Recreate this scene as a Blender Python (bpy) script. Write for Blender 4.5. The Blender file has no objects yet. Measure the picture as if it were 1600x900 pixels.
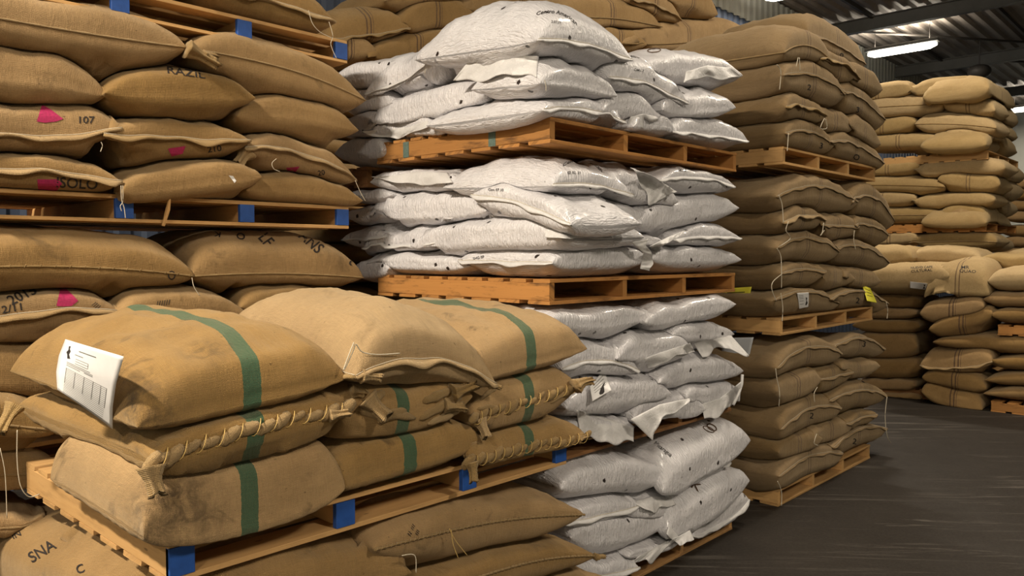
import bpy, bmesh, math, random
import numpy as np
from mathutils import Vector, Matrix
from mathutils.bvhtree import BVHTree

# ---------------------------------------------------------------- camera
sc = bpy.context.scene
COL = sc.collection
FPX = 1240.0
TH = math.radians(43.1)                       # angle between view axis and the aisle (X) direction
PITCH = math.radians(2.45)
ROLL = math.radians(0.0)
CAMZ = 2.0
O = Vector((0, 0, CAMZ))
fh = Vector((math.cos(TH), math.sin(TH), 0))
RT = Vector((math.sin(TH), -math.cos(TH), 0))
FW = fh * math.cos(PITCH) - Vector((0, 0, 1)) * math.sin(PITCH)
UP = RT.cross(FW)
if ROLL:
    RT, UP = RT * math.cos(ROLL) + UP * math.sin(ROLL), UP * math.cos(ROLL) - RT * math.sin(ROLL)
cam = bpy.data.cameras.new('camera')
cam.sensor_width = 36
cam.lens = FPX / 1600 * 36
cam.clip_end = 200
cam_o = bpy.data.objects.new('camera', cam)
COL.objects.link(cam_o)
cam_o.matrix_world = Matrix(((RT.x, UP.x, -FW.x, O.x), (RT.y, UP.y, -FW.y, O.y), (RT.z, UP.z, -FW.z, O.z), (0, 0, 0, 1)))
sc.camera = cam_o

# ---------------------------------------------------------------- world, lights, exposure
w = bpy.data.worlds.new('world')
sc.world = w
w.use_nodes = True
bgn = w.node_tree.nodes['Background']
bgn.inputs[0].default_value = (1.0, .93, .84, 1)
bgn.inputs[1].default_value = .035
sc.view_settings.view_transform = 'Standard'
sc.view_settings.look = 'None'
sc.view_settings.exposure = 0.04
sc.view_settings.gamma = 1.0
sc.view_settings.use_curve_mapping = False

def area_light(name, loc, sx, sy, power, col=(1, .87, .70), target=None):
    l = bpy.data.lights.new(name, 'AREA')
    l.shape = 'RECTANGLE'
    l.size = sx
    l.size_y = sy
    l.energy = power
    l.color = col
    o = bpy.data.objects.new(name, l)
    o.location = loc
    if target is not None:
        o.rotation_euler = (Vector(target) - Vector(loc)).to_track_quat('-Z', 'Y').to_euler()
    COL.objects.link(o)
    return o
LAMP_Z = 6.85
# tube lamps, the third an added fill, the last added to light the wall: (x, y, power)
LAMPS = [(-3.1, 2.7, 1080), (-5.6, -3.0, 520), (2.6, -4.6, 430), (6.2, 1.6, 90), (11.0, 2.2, 230), (20.0, 6.2, 200), (30.9, 5.4, 200), (14.3, 6.1, 280)]
for (lx, ly, pw) in LAMPS:
    area_light('tube_light', (lx, ly, LAMP_Z - .16), .3, 1.5, pw)
    area_light('tube_uplight', (lx, ly, LAMP_Z + .10), .3, 1.5, pw * .28, target=(lx, ly, 20))

# ---------------------------------------------------------------- materials
def N(nt, t, **kw):
    n = nt.nodes.new(t)
    for k, v in kw.items():
        setattr(n, k, v)
    return n
def newmat(name):
    m = bpy.data.materials.new(name)
    m.use_nodes = True
    nt = m.node_tree
    return m, nt, nt.nodes['Principled BSDF'], nt.links.new
def math_n(nt, op, a, b=None, c=None):
    n = N(nt, 'ShaderNodeMath', operation=op)
    for i, v in enumerate((a, b, c)):
        if v is None: continue
        if isinstance(v, (int, float)): n.inputs[i].default_value = v
        else: nt.links.new(v, n.inputs[i])
    return n.outputs[0]
def mixc(nt, fac, a, b, blend='MIX'):
    n = N(nt, 'ShaderNodeMix', data_type='RGBA', blend_type=blend)
    if isinstance(fac, (int, float)): n.inputs[0].default_value = fac
    else: nt.links.new(fac, n.inputs[0])
    for i, v in ((6, a), (7, b)):
        if isinstance(v, tuple): n.inputs[i].default_value = (*v, 1) if len(v) == 3 else v
        else: nt.links.new(v, n.inputs[i])
    return n.outputs[2]
def ramp(nt, fac, stops):
    n = N(nt, 'ShaderNodeValToRGB')
    el = n.color_ramp.elements
    while len(el) < len(stops): el.new(.5)
    for e, (p, c) in zip(el, stops):
        e.position = p
        e.color = (*c, 1) if isinstance(c, tuple) else (c, c, c, 1)
    nt.links.new(fac, n.inputs[0])
    return n.outputs[0]
def noise(nt, vec, scale, detail=2, rough=.5, dist=0.0):
    n = N(nt, 'ShaderNodeTexNoise')
    n.inputs['Scale'].default_value = scale
    n.inputs['Detail'].default_value = detail
    n.inputs['Roughness'].default_value = rough
    n.inputs['Distortion'].default_value = dist
    if vec is not None: nt.links.new(vec, n.inputs['Vector'])
    return n.outputs[0]
def mapping(nt, vec, scale=(1, 1, 1), rot=(0, 0, 0), loc=(0, 0, 0)):
    n = N(nt, 'ShaderNodeMapping')
    n.inputs['Scale'].default_value = scale
    n.inputs['Rotation'].default_value = rot
    n.inputs['Location'].default_value = loc
    nt.links.new(vec, n.inputs['Vector'])
    return n.outputs[0]

def burlap(name, c1, c2, stripe=None, wet=1.0, grain=1.0):
    """jute cloth. stripe: list of (offset, halfwidth, colour) across the attribute 'sn'"""
    m, nt, b, L = newmat(name)
    uv = N(nt, 'ShaderNodeUVMap').outputs[0]
    oi = N(nt, 'ShaderNodeObjectInfo')
    rnd = oi.outputs['Random']
    cb = N(nt, 'ShaderNodeCombineXYZ')
    L(math_n(nt, 'MULTIPLY', rnd, 37.0), cb.inputs[0]); L(math_n(nt, 'MULTIPLY', rnd, 91.0), cb.inputs[1])
    va = N(nt, 'ShaderNodeVectorMath', operation='ADD'); L(uv, va.inputs[0]); L(cb.outputs[0], va.inputs[1])
    p = va.outputs[0]
    big = noise(nt, p, 3.0, 3, .6)
    mid = noise(nt, mapping(nt, p, (22, 260, 1)), 1.0, 2, .6)
    mid2 = noise(nt, mapping(nt, p, (260, 22, 1)), 1.0, 2, .6)
    fine = noise(nt, p, 380.0, 2, .7)
    col = mixc(nt, ramp(nt, big, [(.3, 0.0), (.7, 1.0)]), c1, c2)
    hv = N(nt, 'ShaderNodeHueSaturation')
    L(col, hv.inputs['Color'])
    L(math_n(nt, 'MULTIPLY_ADD', rnd, .30, .85), hv.inputs['Value'])
    L(math_n(nt, 'MULTIPLY_ADD', rnd, -.16, 1.06), hv.inputs['Saturation'])
    col = hv.outputs[0]
    if stripe:
        at = N(nt, 'ShaderNodeAttribute', attribute_name='sn')
        wob = math_n(nt, 'MULTIPLY_ADD', noise(nt, p, 90, 2), .006, -.003)
        sn = math_n(nt, 'ADD', at.outputs['Fac'], wob)
        for (off, hw, sc_) in stripe:
            d = math_n(nt, 'ABSOLUTE', math_n(nt, 'SUBTRACT', sn, off))
            f = math_n(nt, 'LESS_THAN', d, hw)
            f = math_n(nt, 'MULTIPLY', f, ramp(nt, fine, [(.28, .55), (.5, .95)]))
            col = mixc(nt, f, col, sc_)
    g = math_n(nt, 'ADD', math_n(nt, 'MULTIPLY', mid, .5), math_n(nt, 'MULTIPLY', mid2, .5))
    gr = ramp(nt, g, [(.35, .80), (.65, 1.12)])
    col = mixc(nt, .85 * grain, col, gr, 'MULTIPLY')
    fr = ramp(nt, fine, [(.25, .62), (.6, 1.12)])
    col = mixc(nt, .6 * grain, col, fr, 'MULTIPLY')
    # dirt smudges and specks
    st = noise(nt, p, 4.5, 5, .68, .6)
    col = mixc(nt, math_n(nt, 'MULTIPLY', ramp(nt, st, [(.60, 0.0), (.74, 1.0)]), .55 * wet), col, (.045, .028, .014))
    sp = noise(nt, p, 55, 2, .5)
    col = mixc(nt, math_n(nt, 'MULTIPLY', ramp(nt, sp, [(.72, 0.0), (.76, 1.0)]), .6), col, (.04, .022, .01))
    da = N(nt, 'ShaderNodeAttribute', attribute_name='dirt')
    dn = math_n(nt, 'MULTIPLY', da.outputs['Fac'], ramp(nt, noise(nt, p, 16, 6, .75, .8), [(.38, .0), (.62, 1.0)]))
    col = mixc(nt, math_n(nt, 'MULTIPLY', dn, .8), col, (.05, .033, .02))
    L(col, b.inputs['Base Color'])
    b.inputs['Roughness'].default_value = .92
    b.inputs['Specular IOR Level'].default_value = .15
    b.inputs['Sheen Weight'].default_value = .25
    b.inputs['Sheen Roughness'].default_value = .5
    b.inputs['Sheen Tint'].default_value = (1, .85, .6, 1)
    # weave
    def wave(dirn):
        wv = N(nt, 'ShaderNodeTexWave', wave_type='BANDS', bands_direction=dirn, wave_profile='SIN')
        wv.inputs['Scale'].default_value = 75
        wv.inputs['Distortion'].default_value = 1.2
        wv.inputs['Detail'].default_value = 1
        L(p, wv.inputs['Vector'])
        return wv.outputs['Fac']
    wv = math_n(nt, 'ADD', wave('X'), wave('Y'))
    hgt = math_n(nt, 'ADD', math_n(nt, 'MULTIPLY', wv, .5), math_n(nt, 'MULTIPLY', g, 1.5))
    hgt = math_n(nt, 'ADD', hgt, math_n(nt, 'MULTIPLY', noise(nt, p, 24, 3, .6), 2.2))
    hgt = math_n(nt, 'ADD', hgt, math_n(nt, 'MULTIPLY', noise(nt, mapping(nt, p, (16, 4, 1)), 1.0, 3, .6, .8), 5.0))
    bp = N(nt, 'ShaderNodeBump')
    bp.inputs['Strength'].default_value = .55
    bp.inputs['Distance'].default_value = .0034
    L(hgt, bp.inputs['Height'])
    L(bp.outputs[0], b.inputs['Normal'])
    return m
JUTE = ((.385, .24, .096), (.305, .185, .070))
M = {}
M['jute'] = burlap('jute_cloth', (.325, .198, .076), (.255, .152, .055))
M['jutefront'] = burlap('jute_cloth_lighter', (.39, .26, .12), (.33, .215, .095), wet=.7)
GREEN = (.03, .10, .058)
M['green'] = burlap('jute_cloth_green_stripe', *JUTE, stripe=[(0, .031, GREEN)], wet=1.5)
DKS = (.11, .065, .045)
M['dark'] = burlap('jute_cloth_dark_stripes', *JUTE, stripe=[(-.022, .008, DKS), (.022, .008, DKS), (.05, .003, DKS)], wet=.6)
M['greyjute'] = burlap('jute_cloth_greyer', (.275, .18, .083), (.215, .137, .06), stripe=[(-.022, .007, DKS), (.022, .007, DKS)], wet=.6)
M['pale'] = burlap('jute_cloth_pale', (.44, .31, .145), (.365, .25, .11), stripe=[(-.022, .007, (.16, .10, .055)), (.022, .007, (.16, .10, .055))], wet=.3)
M['paleplain'] = burlap('jute_cloth_pale_plain', (.44, .31, .145), (.365, .25, .11), wet=.3)
M['cord'] = burlap('jute_cord', (.36, .24, .105), (.28, .18, .075), wet=.3)

def poly_mat():
    m, nt, b, L = newmat('woven_white_plastic')
    uv = N(nt, 'ShaderNodeUVMap').outputs[0]
    rnd = N(nt, 'ShaderNodeObjectInfo').outputs['Random']
    cb = N(nt, 'ShaderNodeCombineXYZ')
    L(math_n(nt, 'MULTIPLY', rnd, 37.0), cb.inputs[0]); L(math_n(nt, 'MULTIPLY', rnd, 91.0), cb.inputs[1])
    va = N(nt, 'ShaderNodeVectorMath', operation='ADD'); L(uv, va.inputs[0]); L(cb.outputs[0], va.inputs[1])
    p = va.outputs[0]
    col = mixc(nt, ramp(nt, noise(nt, p, 5, 3), [(.35, 0.0), (.7, 1.0)]), (.72, .705, .725), (.64, .63, .655))
    st = noise(nt, p, 7, 5, .7, .5)
    col = mixc(nt, math_n(nt, 'MULTIPLY', ramp(nt, st, [(.62, 0.0), (.76, 1.0)]), .45), col, (.16, .13, .11))
    sp = noise(nt, p, 48, 3, .6)
    zone = ramp(nt, noise(nt, p, 3.2, 1), [(.50, 0.0), (.62, 1.0)])
    col = mixc(nt, math_n(nt, 'MULTIPLY', ramp(nt, sp, [(.66, 0.0), (.69, 1.0)]), math_n(nt, 'MULTIPLY', zone, .75)), col, (.05, .03, .02))
    vo = N(nt, 'ShaderNodeTexVoronoi', voronoi_dimensions='2D'); vo.inputs['Scale'].default_value = 3.6
    L(p, vo.inputs['Vector'])
    dd = math_n(nt, 'ADD', vo.outputs['Distance'], math_n(nt, 'MULTIPLY_ADD', noise(nt, p, 70, 2), .07, -.035))
    pick = math_n(nt, 'GREATER_THAN', vo.outputs['Color'], .38)
    col = mixc(nt, math_n(nt, 'MULTIPLY', ramp(nt, dd, [(.040, 1.0), (.052, 0.0)]), pick), col, (.02, .012, .01))
    L(col, b.inputs['Base Color'])
    L(math_n(nt, 'MULTIPLY_ADD', noise(nt, p, 30, 2), .25, .27), b.inputs['Roughness'])
    b.inputs['Specular IOR Level'].default_value = .6
    b.inputs['Coat Weight'].default_value = .5
    b.inputs['Coat Roughness'].default_value = .16
    w1 = noise(nt, mapping(nt, p, (95, 16, 1)), 1.0, 2, .5, .5)
    w2 = noise(nt, mapping(nt, p, (36, 26, 1)), 1.0, 3, .6, 1.0)
    w3 = noise(nt, p, 9, 2, .5)
    h = math_n(nt, 'ADD', math_n(nt, 'MULTIPLY', w1, 1.3), math_n(nt, 'MULTIPLY', w2, 1.1))
    h = math_n(nt, 'ADD', h, math_n(nt, 'MULTIPLY', w3, 1.0))
    bp = N(nt, 'ShaderNodeBump'); bp.inputs['Strength'].default_value = .95; bp.inputs['Distance'].default_value = .008
    L(h, bp.inputs['Height']); L(bp.outputs[0], b.inputs['Normal'])
    return m
M['white'] = poly_mat()
def flap_mat():
    m, nt, b, L = newmat('loose_white_plastic')
    tc = N(nt, 'ShaderNodeTexCoord').outputs['Object']
    col = mixc(nt, noise(nt, tc, 12, 3), (.74, .73, .72), (.56, .55, .55))
    L(col, b.inputs['Base Color'])
    b.inputs['Roughness'].default_value = .45
    bp = N(nt, 'ShaderNodeBump'); bp.inputs['Strength'].default_value = .7; bp.inputs['Distance'].default_value = .008
    L(noise(nt, tc, 35, 4, .6, .8), bp.inputs['Height']); L(bp.outputs[0], b.inputs['Normal'])
    return m
M['flap'] = flap_mat()

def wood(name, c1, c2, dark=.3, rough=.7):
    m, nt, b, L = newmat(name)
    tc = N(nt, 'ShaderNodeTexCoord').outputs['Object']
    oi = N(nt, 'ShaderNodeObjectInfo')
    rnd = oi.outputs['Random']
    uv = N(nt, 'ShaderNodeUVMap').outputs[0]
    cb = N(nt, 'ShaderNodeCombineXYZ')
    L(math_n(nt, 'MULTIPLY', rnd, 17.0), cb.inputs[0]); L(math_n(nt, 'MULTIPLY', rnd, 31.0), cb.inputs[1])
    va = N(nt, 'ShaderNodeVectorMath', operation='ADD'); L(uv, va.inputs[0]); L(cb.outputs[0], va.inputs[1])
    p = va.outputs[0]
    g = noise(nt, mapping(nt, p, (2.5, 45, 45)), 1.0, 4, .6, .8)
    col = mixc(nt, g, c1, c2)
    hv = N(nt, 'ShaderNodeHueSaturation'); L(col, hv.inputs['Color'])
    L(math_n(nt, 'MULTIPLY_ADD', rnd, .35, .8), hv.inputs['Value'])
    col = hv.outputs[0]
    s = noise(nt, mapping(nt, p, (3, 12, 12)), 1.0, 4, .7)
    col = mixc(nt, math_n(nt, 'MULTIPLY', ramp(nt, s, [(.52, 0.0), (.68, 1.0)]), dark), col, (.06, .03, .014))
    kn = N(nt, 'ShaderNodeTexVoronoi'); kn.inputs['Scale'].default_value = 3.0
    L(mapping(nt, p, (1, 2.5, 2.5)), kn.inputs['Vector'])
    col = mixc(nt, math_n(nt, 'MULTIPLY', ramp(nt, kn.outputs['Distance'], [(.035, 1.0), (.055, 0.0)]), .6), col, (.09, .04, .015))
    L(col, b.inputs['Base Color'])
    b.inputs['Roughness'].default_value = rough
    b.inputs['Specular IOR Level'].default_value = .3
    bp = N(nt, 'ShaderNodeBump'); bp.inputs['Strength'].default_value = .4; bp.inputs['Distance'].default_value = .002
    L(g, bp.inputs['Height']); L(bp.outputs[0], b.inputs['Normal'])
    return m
M['pine'] = wood('pine_wood', (.62, .38, .16), (.50, .28, .10), .25)
M['orange_wood'] = wood('orange_stained_wood', (.52, .25, .075), (.38, .17, .045), .75)
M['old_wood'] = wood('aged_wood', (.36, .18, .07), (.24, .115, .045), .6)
M['worn_wood'] = wood('worn_pine_wood', (.52, .30, .12), (.40, .21, .08), .6)

def plain(name, col, rough=.6, var=.12, scale=30, metal=0.0):
    m, nt, b, L = newmat(name)
    tc = N(nt, 'ShaderNodeTexCoord').outputs['Object']
    n = noise(nt, tc, scale, 4, .6)
    c2 = tuple(max(0, c * (1 - 2 * var)) for c in col)
    L(mixc(nt, n, tuple(min(1, c * (1 + var)) for c in col), c2), b.inputs['Base Color'])
    b.inputs['Roughness'].default_value = rough
    b.inputs['Metallic'].default_value = metal
    return m
M['blue'] = plain('blue_paint', (.015, .085, .36), .6, .2)
M['teal'] = plain('teal_paint', (.12, .18, .15), .7, .3, 60)
M['ink'] = plain('black_print_ink', (.022, .015, .012), .8, .4, 200)
M['brownink'] = plain('brown_print_ink', (.10, .055, .03), .8, .4, 200)
M['pink'] = plain('magenta_paint', (.42, .015, .10), .8, .35, 120)
M['paper'] = plain('white_paper', (.74, .73, .72), .7, .04, 20)
M['greypaper'] = plain('grey_paper', (.50, .52, .55), .7, .05, 20)
M['yellow'] = plain('yellow_paper', (.72, .66, .05), .7, .05, 20)
M['twine'] = plain('pale_twine', (.62, .55, .42), .8, .2, 300)
M['straw'] = plain('yellow_twine', (.62, .42, .14), .8, .2, 300)
M['steel'] = plain('dark_steel', (.06, .055, .05), .6, .3, 3)
M['steel2'] = plain('grey_steel', (.17, .17, .16), .55, .2, 3)

def floor_mat():
    m, nt, b, L = newmat('worn_dark_concrete')
    tc = N(nt, 'ShaderNodeTexCoord').outputs['Object']
    n = noise(nt, tc, .8, 6, .65)
    col = mixc(nt, n, (.019, .0155, .0125), (.033, .027, .021))
    g = noise(nt, tc, 45, 4, .7)
    col = mixc(nt, .7, col, ramp(nt, g, [(.3, .6), (.7, 1.35)]), 'MULTIPLY')
    r = (0, 0, math.radians(18))
    tr = mapping(nt, tc, (1, 1, 1), (0, 0, math.radians(50)))
    s = noise(nt, mapping(nt, tr, (.55, 7.5, 1)), 1.0, 8, .74, .9)
    z = noise(nt, tc, .55, 2)
    f = math_n(nt, 'MULTIPLY', ramp(nt, s, [(.53, 0.0), (.72, 1.0)]), ramp(nt, z, [(.42, 0.0), (.60, 1.0)]))
    col = mixc(nt, math_n(nt, 'MULTIPLY', f, .8), col, (.22, .195, .165))
    s2 = noise(nt, mapping(nt, tr, (1.6, 38, 1)), 1.0, 4, .7, .4)
    col = mixc(nt, math_n(nt, 'MULTIPLY', ramp(nt, s2, [(.70, 0.0), (.80, 1.0)]), .4), col, (.28, .26, .23))
    L(col, b.inputs['Base Color'])
    L(math_n(nt, 'MULTIPLY_ADD', noise(nt, tc, 2.5, 4, .6), .35, .50), b.inputs['Roughness'])
    b.inputs['Specular IOR Level'].default_value = .16
    bp = N(nt, 'ShaderNodeBump'); bp.inputs['Strength'].default_value = .3; bp.inputs['Distance'].default_value = .004
    L(g, bp.inputs['Height']); L(bp.outputs[0], b.inputs['Normal'])
    return m
M['floor'] = floor_mat()
def emis(name, col, s):
    m, nt, b, L = newmat(name)
    b.inputs['Base Color'].default_value = (.9, .9, .9, 1)
    b.inputs['Emission Color'].default_value = (*col, 1)
    b.inputs['Emission Strength'].default_value = s
    return m
M['tube'] = emis('glowing_tube', (1, .93, .78), 9)
M['roof'] = plain('roof_sheet', (.30, .27, .24), .6, .25, 1.5)
M['wall_white'] = plain('white_cladding', (.40, .41, .37), .6, .1, 2)
M['wall_blue'] = plain('blue_cladding', (.045, .065, .11), .6, .15, 2)

# ---------------------------------------------------------------- projection helpers
def ray(px, py):
    return FW + RT * ((px - 800) / FPX) + UP * ((450 - py) / FPX)
def onY(px, py, Y):
    d = ray(px, py); return O + d * (Y / d.y)
def onX(px, py, X):
    d = ray(px, py); return O + d * (X / d.x)
def onZ(px, py, Z):
    d = ray(px, py); return O + d * ((Z - O.z) / d.z)
def onF(face, px, py, pl):
    return onY(px, py, pl) if face == 'f' else onX(px, py, pl)

# ---------------------------------------------------------------- mesh helpers
def mkobj(name, verts, faces, mat, parent=None, smooth=True, uvs=None, loc=None):
    if parent is not None:
        off = Vector(parent.location)
        if parent.parent is not None: off = off + Vector(parent.parent.location)
    else:
        off = Vector(loc) if loc is not None else Vector((0, 0, 0))
    me = bpy.data.meshes.new(name)
    va = np.asarray(verts, dtype=float).reshape(-1, 3) - np.array(off)
    me.from_pydata(va.tolist(), [], [list(map(int, f)) for f in faces])
    if smooth: me.polygons.foreach_set('use_smooth', [True] * len(me.polygons))
    if uvs is not None:
        ul = me.uv_layers.new(name='UVMap')
        li = np.zeros(len(me.loops), dtype=int); me.loops.foreach_get('vertex_index', li)
        ul.data.foreach_set('uv', np.asarray(uvs)[li].astype(np.float32).ravel())
    me.materials.append(mat)
    me.update()
    o = bpy.data.objects.new(name, me)
    COL.objects.link(o)
    if parent is not None: o.parent = parent
    else: o.location = off
    return o
def tag(o, label, cat=None, group=None, kind=None):
    if label: o['label'] = label
    if cat: o['category'] = cat
    if group: o['group'] = group
    if kind: o['kind'] = kind
    return o
def empty(name, loc):
    o = bpy.data.objects.new(name, None); o.location = loc; COL.objects.link(o); return o

class MB:
    def __init__(s): s.v = []; s.f = []; s.uv = []
    def box(s, x0, y0, z0, x1, y1, z1, jit=0.0, bev=0.0):
        """box with chamfered long edges; grain runs along the longest side"""
        dims = [x1 - x0, y1 - y0, z1 - z0]
        ax = int(np.argmax(dims)); b = min(bev, min(d for d in dims) * .3)
        o1, o2 = [i for i in range(3) if i != ax]
        lo = [x0, y0, z0]; hi = [x1, y1, z1]
        ring = []
        A0, A1, B0, B1 = lo[o1], hi[o1], lo[o2], hi[o2]
        if b > 0: ring = [(A0 + b, B0), (A1 - b, B0), (A1, B0 + b), (A1, B1 - b), (A1 - b, B1), (A0 + b, B1), (A0, B1 - b), (A0, B0 + b)]
        else: ring = [(A0, B0), (A1, B0), (A1, B1), (A0, B1)]
        if ax == 1: ring = ring[::-1]
        n = len(ring); base = len(s.v)
        for e in (lo[ax], hi[ax]):
            for (p, q) in ring:
                c = [0, 0, 0]; c[ax] = e; c[o1] = p; c[o2] = q
                c = [v + random.uniform(-jit, jit) for v in c]
                s.v.append(c); s.uv.append((e, p + q * 1.37))
        for i in range(n):
            j = (i + 1) % n
            s.f.append((base + i, base + j, base + n + j, base + n + i))
        s.f.append(tuple(base + i for i in range(n))[::-1]); s.f.append(tuple(base + n + i for i in range(n)))
    def tube(s, pts, r, n=6, closed=False, rf=None):
        pts = [Vector(p) for p in pts]; base = len(s.v); m = len(pts)
        acc = 0
        for i, p in enumerate(pts):
            d = (pts[min(i + 1, m - 1)] - pts[max(i - 1, 0)])
            if d.length < 1e-9: d = Vector((0, 0, 1))
            d.normalize()
            a = d.cross(Vector((0, 0, 1)))
            if a.length < .1: a = d.cross(Vector((1, 0, 0)))
            a.normalize(); c = d.cross(a)
            rr = r if rf is None else rf(i / max(1, m - 1))
            if i: acc += (p - pts[i - 1]).length
            for k in range(n):
                t = 2 * math.pi * k / n
                q = p + a * math.cos(t) * rr + c * math.sin(t) * rr
                s.v.append(tuple(q)); s.uv.append((acc, t * rr))
        for i in range(m - 1):
            for k in range(n):
                k2 = (k + 1) % n
                s.f.append((base + i * n + k, base + i * n + k2, base + (i + 1) * n + k2, base + (i + 1) * n + k))
        s.f.append(tuple(base + k for k in range(n))[::-1]); s.f.append(tuple(base + (m - 1) * n + k for k in range(n)))
    def blob(s, c, ax, rl, r1, r2, up=Vector((0, 0, 1)), n=8, m=6, twist=0.0):
        """rounded lump, long axis ax"""
        ax = Vector(ax).normalized(); a = ax.cross(up)
        if a.length < .05: a = ax.cross(Vector((1, 0, 0)))
        a.normalize(); b = ax.cross(a); base = len(s.v)
        for i in range(m + 1):
            t = math.pi * i / m; x = -math.cos(t); q = max(.03, math.sin(t)) ** .8
            for k in range(n):
                u = 2 * math.pi * k / n + twist * x
                pt = Vector(c) + ax * x * rl + a * math.cos(u) * q * r1 + b * math.sin(u) * q * r2
                s.v.append(tuple(pt)); s.uv.append((x * rl, u * r1))
        for i in range(m):
            for k in range(n):
                k2 = (k + 1) % n
                s.f.append((base + i * n + k, base + i * n + k2, base + (i + 1) * n + k2, base + (i + 1) * n + k))
        s.f.append(tuple(base + k for k in range(n))[::-1]); s.f.append(tuple(base + m * n + k for k in range(n)))
    def build(s, name, mat, parent=None, smooth=False, loc=None):
        return mkobj(name, s.v, s.f, mat, parent, smooth, s.uv, loc)

# ---------------------------------------------------------------- setting
def corrugated(name, P, U, V, lu, lv, pitch, amp, mat, kind='structure'):
    """trapezoid-profiled sheet; ribs run along V"""
    n = int(lu / pitch)
    P, U, V = Vector(P), Vector(U), Vector(V); W = U.cross(V).normalized()
    vs, fs = [], []
    prof = [(0, 0), (.3, 0), (.45, 1), (.85, 1)]
    us = [((i + a) * pitch, h * amp) for i in range(n) for a, h in prof]
    for (a, h) in us:
        for e in (0, lv):
            vs.append(tuple(P + U * a + V * e + W * h))
    for i in range(len(us) - 1):
        fs.append((2 * i, 2 * i + 2, 2 * i + 3, 2 * i + 1))
    o = mkobj(name, vs, fs, mat, None, False)
    sm = o.modifiers.new('thickness', 'SOLIDIFY'); sm.thickness = .01
    o['kind'] = kind
    return o
fl = MB(); fl.box(-8, -9, -.3, 34, 7.8, 0)
fo = fl.build('floor', M['floor']); fo['kind'] = 'structure'
ROOFZ = 7.35
corrugated('ceiling', (-8, 7.8, ROOFZ), (0, -1, 0), (1, 0, 0), 16.8, 42, .30, .07, M['roof'])
# wall behind the stacks (normal -Y): blue lower cladding and a white upper band
corrugated('wall_back', (-8, 7.65, 0), (1, 0, 0), (0, 0, 1), 42, 6.7, .25, .04, M['wall_blue'])
corrugated('trim_1', (-8, 7.62, 6.7), (1, 0, 0), (0, 0, 1), 42, .66, .25, .04, M['wall_white'])
wf = MB(); wf.box(33.8, -9, 0, 34, 7.8, 7.4); q = wf.build('wall_far', M['wall_white']); q['kind'] = 'structure'
wf = MB(); wf.box(-8.2, -9, 0, -8, 7.8, 7.4); q = wf.build('wall_near', M['wall_white']); q['kind'] = 'structure'
wf = MB(); wf.box(-8, -9.2, 0, 34, -9, 7.4); q = wf.build('wall_right', M['wall_white']); q['kind'] = 'structure'
k = 0
for bx in (-3.0, 2.4, 7.8, 13.2, 18.6, 24.0, 29.4):
    b = MB()
    z = ROOFZ - .06
    b.box(bx - .08, -9, z - .02, bx + .08, 7.6, z); b.box(bx - .08, -9, z - .30, bx + .08, 7.6, z - .28)
    b.box(bx - .006, -9, z - .28, bx + .006, 7.6, z - .02)
    b.build('trim_%d' % (k + 2), M['steel2'])['kind'] = 'structure'; k += 1
for (ax, ay, bx_, by_) in ((13.2, 7.0, 18.6, 3.0), (18.6, 7.2, 24.0, 3.4), (24.0, 5.5, 29.4, 1.5), (24.0, 1.5, 18.6, -2.5), (7.8, 3.0, 13.2, -1.0)):
    b = MB(); b.tube([(ax, ay, ROOFZ - .2), (bx_, by_, ROOFZ - .2)], .03, 6)
    b.build('trim_%d' % (k + 2), M['steel'])['kind'] = 'structure'; k += 1
for by in (6.4, 4.2, 2.0, -.2, -2.4, -4.6):
    b = MB(); b.box(-8, by - .03, ROOFZ - .1, 34, by + .03, ROOFZ - .005)
    b.build('trim_%d' % (k + 2), M['steel'])['kind'] = 'structure'; k += 1
LAMPLAB = ['tube lamp over the aisle nearest the entrance', 'tube lamp over the aisle facing the stacks of sacks', 'added unseen fill lamp at the far side of the aisle behind',
           'tube lamp over the floor beside the white sacks', 'tube lamp over the empty floor at the aisle end', 'long glowing white tube lamp under the roof, the large one above the yellow sack stacks',
           'glowing white tube lamp partly cut by the right edge, beside the tall far stack', 'added lamp lighting the back wall, hidden behind the brown sack stack']
for i, (lx, ly, pw) in enumerate(LAMPS):
    e = empty('ceiling_lamp', (lx, ly, LAMP_Z - .06))
    tag(e, LAMPLAB[i], 'lamp')
    b = MB(); b.box(lx - .14, ly - .80, LAMP_Z + .0, lx + .14, ly + .80, LAMP_Z + .07, bev=.01)
    b.build('housing', M['steel2'], e)
    b = MB(); b.tube([(lx, ly - .76 + j_ * .152, LAMP_Z - .055) for j_ in range(11)], .095, 12, rf=lambda t: .095 * min(1, .35 + 6 * min(t, 1 - t)))
    b.build('diffuser', M['tube'], e, True)
    b = MB()
    for sy in (-.6, .6): b.tube([(lx, ly + sy, LAMP_Z + .07), (lx, ly + sy, ROOFZ)], .006, 5)
    b.build('hanger', M['steel'], e)

rl = empty('round_lamp', (24.6, 6.9, 6.3)); tag(rl, 'dark round hanging shade above the top of the tall far stack', 'lamp')
c_ = onX(1530, 112, 22.5); rl.location = c_
b = MB(); b.blob(c_, (0, 0, 1), .17, .27, .27, n=16, m=8); b.build('shade', M['steel'], rl, True)
b = MB(); b.tube([c_ + Vector((0, 0, .14)), Vector((c_.x, c_.y, ROOFZ))], .012, 6); b.build('hanger', M['steel'], rl)

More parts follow.
